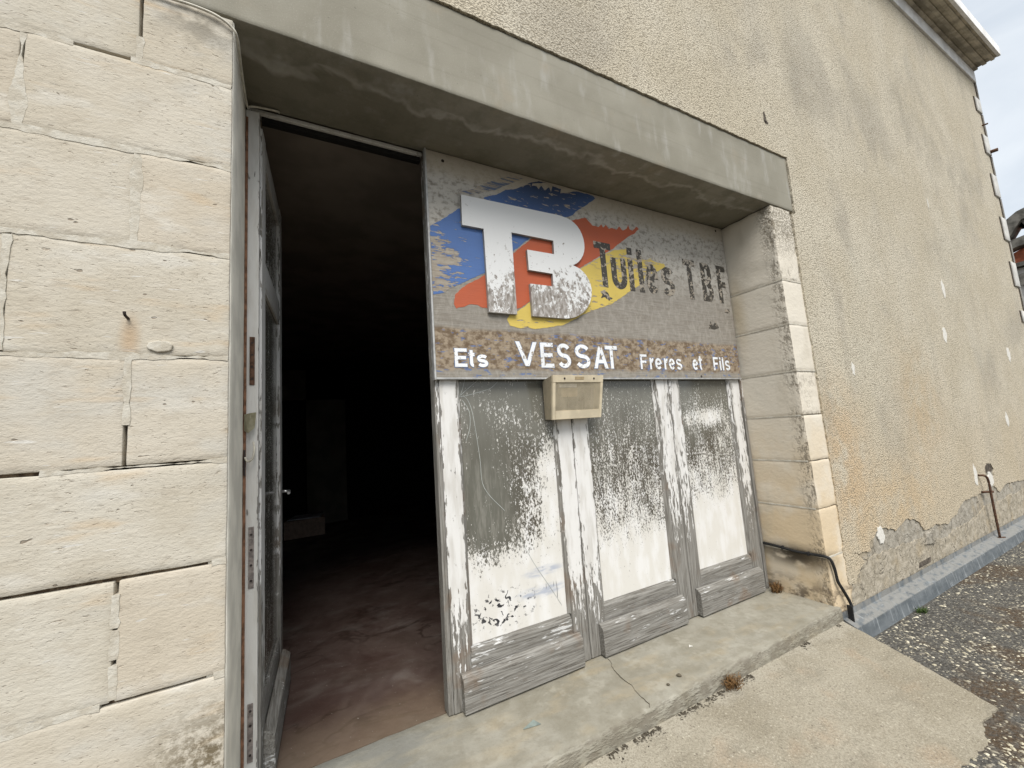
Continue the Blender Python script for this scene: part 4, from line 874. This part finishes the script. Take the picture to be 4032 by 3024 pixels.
# lettering, drawn as strokes of constant width
def arc(cx, cz, rx, rz, a0, a1, n=14): return [(cx + rx * math.cos(math.radians(a0 + (a1 - a0) * i / n)), cz + rz * math.sin(math.radians(a0 + (a1 - a0) * i / n))) for i in range(n + 1)]
def glyph(ch, w, h, t):
    r = t / 2
    if ch == 'E': return [[(r, 0), (r, h)], [(t, h - r), (w, h - r)], [(t, h / 2), (w * 0.92, h / 2)], [(t, r), (w, r)]]
    if ch == 'F': return [[(r, 0), (r, h)], [(t, h - r), (w, h - r)], [(t, h * 0.5), (w * 0.88, h * 0.5)]]
    if ch == 'T': return [[(w / 2, 0), (w / 2, h - t)], [(0, h - r), (w, h - r)]]
    if ch == 'V': return [[(r * 0.9, h), (w / 2, r * 0.6)], [(w - r * 0.9, h), (w / 2, r * 0.6)]]
    if ch == 'A': return [[(r * 0.9, 0), (w / 2, h - r * 0.6)], [(w - r * 0.9, 0), (w / 2, h - r * 0.6)], [(w * 0.27, h * 0.3), (w * 0.73, h * 0.3)]]
    if ch in 'Ss':
        ry = (h - t) / 4; rx = (w - t) / 2
        return [arc(w / 2, h - r - ry, rx, ry, 25, 270) + arc(w / 2, r + ry, rx, ry, 90, -155)[1:]]
    if ch == 'e': return [[(t, h * 0.5), (w - t * 0.9, h * 0.5)], arc(w / 2, h / 2, (w - t) / 2, (h - t) / 2, 0, 318, 22)]
    if ch == 'r': return [[(r, 0), (r, h)], [(t, h * 0.62)] + arc(w, h * 0.55, w - t - r * 0.4, h * 0.45 - r, 150, 88, 6)]
    if ch == 't': return [[(w * 0.42, h)] + [(w * 0.42, h * 0.28)] + arc(w * 0.42 + w * 0.28, h * 0.24, w * 0.28, h * 0.24 - r, 180, 275, 8), [(0, h * 0.74), (w * 0.42 - r, h * 0.74)], [(w * 0.42 + r, h * 0.74), (w * 0.9, h * 0.74)]]
    if ch == 'i': return [[(w / 2, 0), (w / 2, h * 0.73)], [(w / 2, h * 0.84), (w / 2, h)]]
    if ch == 'l': return [[(w / 2, 0), (w / 2, h)]]
    if ch == 'u': return [[(r, h), (r, h * 0.34)] + arc(w / 2, h * 0.34, (w - t) / 2, h * 0.34 - r, 180, 360, 12)[1:] + [(w - r, h)]]
    if ch == 'B':
        return [[(r, 0), (r, h)], [(t, h - r), (w * 0.55, h - r)] + arc(w * 0.55, h * 0.75 - r * 0.5, w * 0.40 - r, h * 0.25 - r * 0.5, 90, -90, 10)[1:] + [(t, h / 2)], [(t, h / 2 - t * 0.05), (w * 0.58, h / 2 - t * 0.05)] + arc(w * 0.58, h * 0.25, w * 0.42 - r, h * 0.25 - r, 90, -90, 10)[1:] + [(t, r)]]
def letter(ch, x0, z0, w, h, t, mat, y, jit=0.0, seed=0):
    bm = bmesh.new()
    for si, st in enumerate(glyph(ch, w, h, t)):
        P = [Vector(p) for p in st]; P = [p for i, p in enumerate(P) if i == 0 or (p - P[i - 1]).length > 1e-5]
        Lf, Rt = [], []
        for i, p in enumerate(P):
            d0 = (p - P[i - 1]).normalized() if i else (P[1] - P[0]).normalized()
            d1 = (P[i + 1] - p).normalized() if i < len(P) - 1 else d0
            n0 = Vector((-d0.y, d0.x)); n1 = Vector((-d1.y, d1.x)); nn = (n0 + n1)
            nn = nn.normalized() / max(0.4, (nn.normalized()).dot(n0)) * (t / 2)
            if ch in 'VA' and i == 1 and si < 2: nn = Vector((t / 2 * (1 if nn.x > 0 else -1), 0)) * 1.05
            if ch in 'VA' and i == 0 and si < 2: nn = Vector((t / 2 * (1 if nn.x > 0 else -1), 0)) * 1.1
            Lf.append(p + nn); Rt.append(p - nn)
        yy = y - 0.00025 * si
        for i in range(len(P) - 1):
            q = [Lf[i], Rt[i], Rt[i + 1], Lf[i + 1]]
            f = [bm.verts.new((x0 + v.x + 0.0006 * nz((v.x, seed, v.y), 90), yy, z0 + v.y)) for v in q]; bm.faces.new(f)
    bmesh.ops.remove_doubles(bm, verts=bm.verts[:], dist=1e-5)
    bmesh.ops.recalc_face_normals(bm, faces=bm.faces[:])
    if bm.faces and bm.faces[:][0].normal.y > 0: bmesh.ops.reverse_faces(bm, faces=bm.faces[:])
    r = bmesh.ops.extrude_face_region(bm, geom=bm.faces[:])
    for v in [q for q in r['geom'] if isinstance(q, bmesh.types.BMVert)]: v.co.y = SY + 0.003
    return finish('letter', bm, mat, SG)
def word(items, z0, hc, hx, t, mat, y):
    for q, (ch, x0, x1) in enumerate(items):
        h = hc if ch in 'ETFVASBil' else hx
        if ch == 'S': h = hc
        if ch == 't': h = hx * 1.32 if hx else hc
        letter(ch, x0, z0, x1 - x0, h, t, mat, y, seed=x0)
        if mat is M['white_letter']:
            o = letter(ch, x0 - 0.004, z0 - 0.004, x1 - x0 + 0.007, h + 0.006, t * 1.3, M['letter_blue'], SY - 0.0004, seed=x0); o.name = 'letter_trace'
BKY = SY - 0.0022
word([('T', 1.703, 1.843), ('u', 1.835, 1.968), ('i', 1.988, 2.032), ('l', 2.078, 2.122), ('e', 2.149, 2.265), ('s', 2.30, 2.43), ('T', 2.540, 2.672), ('B', 2.735, 2.86), ('F', 2.925, 3.03)], 2.243, 0.305, 0.215, 0.046, M['black'], BKY)
WHY = SY - 0.0015
word([('E', 0.718, 0.785), ('t', 0.793, 0.832), ('s', 0.842, 0.904)], 1.707, 0.097, 0.068, 0.0175, M['white_letter'], WHY)
word([('V', 1.078, 1.213), ('E', 1.237, 1.325), ('S', 1.353, 1.447), ('S', 1.482, 1.592), ('A', 1.622, 1.730), ('T', 1.716, 1.815)], 1.710, 0.146, 0.10, 0.0235, M['white_letter'], WHY)
word([('F', 2.010, 2.070), ('r', 2.095, 2.130), ('e', 2.145, 2.207), ('r', 2.232, 2.266), ('e', 2.278, 2.336), ('s', 2.352, 2.408)], 1.710, 0.099, 0.077, 0.0155, M['white_letter'], WHY)
word([('e', 2.521, 2.577), ('t', 2.588, 2.628)], 1.710, 0.099, 0.077, 0.0155, M['white_letter'], WHY)
word([('F', 2.752, 2.808), ('i', 2.820, 2.842), ('l', 2.852, 2.874), ('s', 2.889, 2.944)], 1.710, 0.099, 0.077, 0.0155, M['white_letter'], WHY)
for pts in ([(1.725, 2.21), (1.755, 2.225), (1.79, 2.205), (1.80, 2.18), (1.825, 2.175), (1.79, 2.155), (1.76, 2.175), (1.725, 2.165), (1.74, 2.19)], [(2.965, 2.17), (2.985, 2.205), (2.995, 2.18), (3.01, 2.205), (3.035, 2.175), (3.0, 2.165)], [(2.75, 2.03), (2.78, 2.085), (2.80, 2.05), (2.84, 2.09), (2.87, 2.04), (2.82, 2.025)]):
    prism('paint_remnant', rough_outline(pts, 0.008, 0.003, pts[0][0]), SY - 0.0022, SY + 0.003, M['black'], SG)

# ---------------------------------------------------------------- emergency lamp
LP = tag(empty('emergency_lamp', (1.42, 0.40, 1.406)), 'yellowed plastic emergency lamp with slatted front below the sign', 'lamp')
def L3(u, w, d):   # u 0..1 across, w 0..1 up, d metres behind the raked front face
    y = 0.335 + (0.288 - 0.335) * w + d; tp = 0.006 * (1 - w)
    return (1.243 + tp + (1.600 - 1.243 - 2 * tp) * u, y, 1.408 + (1.652 - 1.408) * w)
def lbox(bm, u0, u1, w0, w1, d0, d1):
    v = [bm.verts.new(L3(u, w, d)) for d in (d0, d1) for (u, w) in ((u0, w0), (u1, w0), (u1, w1), (u0, w1))]
    for f in ((0, 1, 2, 3), (7, 6, 5, 4), (0, 4, 5, 1), (1, 5, 6, 2), (2, 6, 7, 3), (3, 7, 4, 0)): bm.faces.new([v[i] for i in f])
def lpart(name, boxes, mat, bev=0.0):
    bm = bmesh.new()
    for q in boxes: lbox(bm, *q)
    if bev: bmesh.ops.bevel(bm, geom=bm.edges[:], offset=bev, segments=2, affect='EDGES')
    return finish(name, bm, mat, LP)
lpart('front_frame', [(0, 1, 0.835, 1.0, 0, 0.016), (0, 0.055, 0.0, 0.8345, 0, 0.016), (0.945, 1, 0.0, 0.8345, 0, 0.016), (0.0555, 0.9445, 0.0, 0.20, 0, 0.016)], M['plastic'], 0.0018)
# body behind the frame, tapering to the wall
bm = bmesh.new()
fv = [bm.verts.new(L3(u, w, 0.0163)) for u, w in ((0.004, 0.006), (0.996, 0.006), (0.996, 0.994), (0.004, 0.994))]
bv = [bm.verts.new(p) for p in ((1.252, 0.4135, 1.415), (1.590, 0.4135, 1.415), (1.590, 0.4135, 1.632), (1.252, 0.4135, 1.632))]
mv = [bm.verts.new(p) for p in ((1.250, 0.384, 1.412), (1.592, 0.384, 1.412), (1.592, 0.384, 1.640), (1.250, 0.384, 1.640))]
for A_, C_ in ((fv, mv), (mv, bv)):
    for i in range(4): bm.faces.new((A_[i], A_[(i + 1) % 4], C_[(i + 1) % 4], C_[i]))
bm.faces.new(bv)
bmesh.ops.solidify(bm, geom=bm.faces[:], thickness=0.002)
finish('housing', bm, M['plastic'], LP)
bm = bmesh.new(); ns = 42
for i in range(ns):
    u = 0.06 + 0.88 * (i + 0.5) / ns; lbox(bm, u - 0.0038, u + 0.0038, 0.2005, 0.8345, 0.004, 0.0062)
tag(finish('grille', bm, M['plastic'], LP), kind='stuff')
lpart('lining', [(0.06, 0.94, 0.21, 0.83, 0.056, 0.060)], M['lampglass'])
lpart('lamp_tray', [(0.20, 0.52, 0.52, 0.72, 0.022, 0.05)], M['plastic_in']); lpart('lamp_tube', [(0.17, 0.50, 0.735, 0.815, 0.020, 0.035)], M['lampwhite'])
lpart('battery', [(0.62, 0.80, 0.42, 0.73, 0.024, 0.052)], M['darkiron']); lpart('wire', [(0.325, 0.335, 0.22, 0.52, 0.022, 0.03), (0.66, 0.675, 0.23, 0.6, 0.018, 0.024)], M['rubber'])
for u in (0.22, 0.80):
    p = Vector(L3(u, 0.925, 0)); bm = bmesh.new(); add_tube(bm, [p + Vector((0, 0.002, 0)), p + Vector((0, -0.0015, 0))], 0.006, 10); finish('screw', bm, M['darkiron'], LP)
lpart('maker_plate', [(0.42, 0.60, 0.895, 0.965, -0.0012, 0.003)], M['plastic_in'])

# ---------------------------------------------------------------- zinc box channel along the wall foot
ZP = [(-0.0165, 0.030), (-0.0195, 0.032), (-0.021, -0.006), (-0.094, -0.039), (-0.108, GZ + 0.002), (-0.112, GZ + 0.002), (-0.112, GZ - 0.02), (-0.0165, GZ - 0.02)]
ZN = tag(empty('zinc_channel', (3.2, -0.06, GZ)), 'blue-grey zinc channel cover running along the wall foot beside the gravel', 'gutter')
secs = [3.16, 4.95, 6.85, 8.6, 9.2]
for a, b in zip(secs, secs[1:]):
    bm = bmesh.new(); add_prism(bm, ZP, a, b - 0.003, 'X'); bmesh.ops.triangulate(bm, faces=[f for f in bm.faces if len(f.verts) > 4]); finish('sheet_section', bm, M['zinc'], ZN)

# ---------------------------------------------------------------- cables, pins, small things
CB = tag(empty('black_cable', (3.09, 0.39, 0.40)), 'black rubber cable clipped across the right stone pier down to the zinc channel', 'cable')
fx = lean(Vector((XR, 0, 0.4))).x
tube('sheath', [(fx - 0.012, 0.41, 0.403), (fx - 0.011, 0.30, 0.398), (fx - 0.011, 0.18, 0.389), (fx - 0.011, 0.06, 0.393), (fx - 0.010, 0.0, 0.395), (fx + 0.006, -0.022, 0.375), (fx + 0.03, -0.026, 0.31), (fx + 0.045, -0.026, 0.235), (3.18, -0.032, 0.185), (3.232, -0.038, 0.10), (3.238, -0.045, 0.06)], 0.0095, M['rubber'], CB)
bm = bmesh.new(); add_box(bm, (3.205, -0.062, -0.036), (3.218, -0.030, 0.075), 0.003); add_box(bm, (3.165, -0.066, -0.039), (3.217, -0.060, -0.030), 0.001); finish('cable_guard', bm, M['rubber'], CB)
for (x, y, z) in ((fx - 0.006, 0.27, 0.397), (fx - 0.006, 0.10, 0.392)):
    box('clip', (x - 0.018, y - 0.005, z - 0.013), (x + 0.004, y + 0.005, z + 0.013), M['rubber'], CB, 0.002)
WC = tag(empty('white_cable', (-0.19, 0, 2.85)), 'thin pale cable running under the lintel at the top of the left stone pier', 'cable')
tube('sheath', [(-0.9, -0.008, 2.86), (-0.55, -0.008, 2.868), (-0.382, -0.008, 2.866), (-0.302, -0.009, 2.868), (-0.238, -0.010, 2.860), (-0.194, -0.008, 2.838), (-0.176, 0.010, 2.815), (-0.176, 0.12, 2.800), (-0.176, 0.26, 2.800), (-0.174, 0.345, 2.815), (-0.165, 0.380, 2.850), (-0.12, 0.394, 2.868), (-0.07, 0.395, 2.872), (-0.06, 0.41, 2.879)], 0.0045, M['whitecable'], WC)
BK = tag(empty('broken_switch', (-0.18, 0.38, 1.45)), 'broken cream plastic keeper with a bent grey wire on the left door frame', 'switch')
bm = bmesh.new()
cp = [(-0.182, 0.378, 1.50), (-0.160, 0.372, 1.505), (-0.140, 0.366, 1.507)]
lo = [(-0.182, 0.374, 1.435), (-0.166, 0.360, 1.425), (-0.146, 0.368, 1.445)]
A_ = [bm.verts.new(p) for p in cp]; C_ = [bm.verts.new(p) for p in lo]
for i in range(2): bm.faces.new((A_[i], A_[i + 1], C_[i + 1], C_[i]))
bmesh.ops.solidify(bm, geom=bm.faces[:], thickness=0.005); finish('cover', bm, M['cream'], BK)
tube('wire', [(-0.178, 0.377, 1.33), (-0.168, 0.367, 1.315), (-0.152, 0.36, 1.325), (-0.146, 0.362, 1.36), (-0.150, 0.372, 1.39)], 0.004, M['whitecable'], BK)
box('socket', (-0.1835, 0.3765, 1.26), (-0.1765, 0.3828, 1.36), M['darkiron'], BK, 0.001)
# iron stake by the wall
IS = tag(empty('iron_stake', (6.19, -0.05, 0)), 'thin rusty iron rod with hooked top leaning between wall and zinc channel', 'rod')
tube('rod', [(6.09, -0.02, 0.60), (6.13, -0.06, 0.588), (6.16, -0.066, 0.52), (6.165, -0.064, 0.40), (6.175, -0.062, 0.20), (6.19, -0.06, -0.015)], 0.010, M['rust'], IS)
tube('clip', [(6.11, -0.015, 0.43), (6.19, -0.075, 0.43)], 0.011, M['rust'], IS, 0); tube('foot', [(6.17, -0.05, -0.018), (6.27, -0.075, -0.028)], 0.007, M['rust'], IS, 0)
# dry tufts
def tuft(name, c, n, r, h, mat, label, seed, flat=0.6):
    rr = random.Random(seed); bm = bmesh.new()
    for i in range(n):
        a = rr.uniform(0, 6.28); l = rr.uniform(0.4, 1.0)
        b = Vector(c) + Vector((rr.gauss(0, r * 0.35), rr.gauss(0, r * 0.25), 0)); t_ = b + Vector((math.cos(a) * r * l, math.sin(a) * r * l * flat, h * rr.uniform(0.15, 1)))
        m_ = (b + t_) / 2 + Vector((rr.gauss(0, r * 0.25), rr.gauss(0, r * 0.25), h * 0.35))
        add_tube(bm, [b, m_, t_], [0.0016, 0.0012, 0.0006], 3)
    return tag(finish(name, bm, mat), label, 'weed')
tuft('dry_weed', (1.945, -0.065, 0.004), 110, 0.055, 0.055, M['weed'], 'dry brown weed tuft growing in the joint in front of the sill', 2)
tuft('dry_moss_tuft', (3.065, 0.335, SILL + 0.003), 90, 0.05, 0.07, M['weed'], 'dry brown strands in the corner of the sill and right pier', 5)
tuft('green_weed', (3.95, -0.15, GZ), 60, 0.05, 0.035, M['green'], 'small green weed at the foot of the zinc channel', 8)
# black mossy crumbs along the joint between sill and slab
bm = bmesh.new(); rg = random.Random(9)
for i in range(1500):
    x = rg.uniform(0.2, 3.05); d = abs(rg.gauss(0, 0.016))
    if mnoise.noise(Vector((x * 7, 0, 4))) < -0.05 + 0.25 * (x > 2.0): continue
    y = -0.045 - d; pebble(bm, x, y, slab_z(x, y) - 0.001, rg.choice((0.002, 0.003, 0.004, 0.006)) * (1.2 if d < 0.015 else 0.7))
tag(finish('mossy_crumbs', bm, M['moss'], fixn=False), 'black mossy crumbs along the foot of the sill', 'moss', kind='stuff')
# small litter on the sill
def shard(pts, z, mat, label, name, cat, th=0.003):
    o = prism(name, pts, z + th, z, mat, None, axis='Z'); return tag(o, label, cat)
shard([(0.86, 0.165), (0.94, 0.15), (0.925, 0.19)], SILL + 0.002, M['shard'], 'greenish glass shard lying on the sill before the first weatherboard', 'glass_shard', 'glass', 0.003)
shard(rough_outline([(1.96, 0.20), (1.985, 0.195), (1.98, 0.215)], 0.006, 0.003, 2), SILL + 0.001, M['chip'], 'white flake of paint on the sill right of the crack', 'paint_flake', 'flake', 0.004)
for (x, y, sz, lb) in ((1.70, 0.05, 0.012, 'dark snail-like crumb near the sill edge'), (1.60, 0.03, 0.008, 'small dark crumb left of the larger one at the sill edge')):
    bm = bmesh.new(); bmesh.ops.create_icosphere(bm, subdivisions=2, radius=sz)
    for v in bm.verts: v.co *= 1 + 0.35 * nz(v.co, 90, x); v.co.z *= 0.6
    o = finish('crumb', bm, M['crack']); o.location = (x, y, SILL + sz * 0.5); tag(o, lb, 'crumb')
# box with papers in the room
BX = tag(empty('cardboard_box', (0.1, 5.2, SILL)), 'cardboard box with papers on the dark room floor', 'box')
box('carton', (-0.16, 5.08, SILL), (0.36, 5.45, SILL + 0.24), M['card'], BX, 0.004)
prism('paper_sheet', [(-0.12, 5.10), (0.30, 5.06), (0.36, 5.40), (-0.02, 5.44)], SILL + 0.262, SILL + 0.25, M['paper'], BX, axis='Z')

# ---------------------------------------------------------------- far house beyond the corner
FH = tag(empty('arched_stone_house', (18, 2, GZ)), 'far grey stone house with arched opening and orange roof beyond the right corner', 'house')
def far(pts, x0, x1, name, mat): return prism(name, pts, x0, x1, M[mat], FH, axis='X')
def F(a, b, X=18.0): return (a * X - 1.55, b * X + 1.364)
arch_o = [F(0.19, 0.255), F(0.175, 0.272), F(0.165, 0.281), F(0.155, 0.288), F(0.14, 0.292), F(0.12, 0.285), F(0.10, 0.27)]
arch_i = [F(0.10, 0.255), F(0.12, 0.268), F(0.14, 0.275), F(0.152, 0.2735), F(0.160, 0.262), F(0.166, 0.252), F(0.19, 0.235)]
far(arch_o + arch_i, 18.0, 18.5, 'arch', 'oldstone')
far([F(0.1565, 0.2635), F(0.1535, 0.272), F(0.150, 0.262), F(0.1490, 0.250), F(0.13, 0.252), F(0.10, 0.255), F(0.10, 0.262), F(0.14, 0.274), F(0.1525, 0.2732)], 18.1, 18.4, 'arch_infill', 'oldstone')
far([F(0.10, 0.2495), F(0.149, 0.2493), F(0.166, 0.246), F(0.19, 0.240), F(0.19, 0.226), F(0.16, 0.234), F(0.10, 0.238)], 18.05, 18.5, 'parapet', 'oldstone')
far([F(0.08, 0.2365), F(0.158, 0.232), F(0.19, 0.220), F(0.19, 0.208), F(0.08, 0.212)], 18.3, 20.0, 'tiled_roof', 'tile')
far([F(0.08, 0.211), F(0.19, 0.207), F(0.19, 0.201), F(0.08, 0.204)], 18.0, 18.6, 'cornice', 'oldstone')
far([F(0.08, 0.203), F(0.19, 0.200), F(0.19, -0.08), F(0.08, -0.08)], 18.2, 22.0, 'wall', 'farwall')
far([F(0.12, 0.192), F(0.165, 0.190), F(0.172, 0.182), F(0.165, 0.172), F(0.12, 0.168)], 18.05, 18.19, 'window_arch', 'oldstone')
far([F(0.08, 0.131), F(0.165, 0.134), F(0.180, 0.120), F(0.08, 0.116)], 17.4, 18.19, 'zinc_roof', 'zinc')
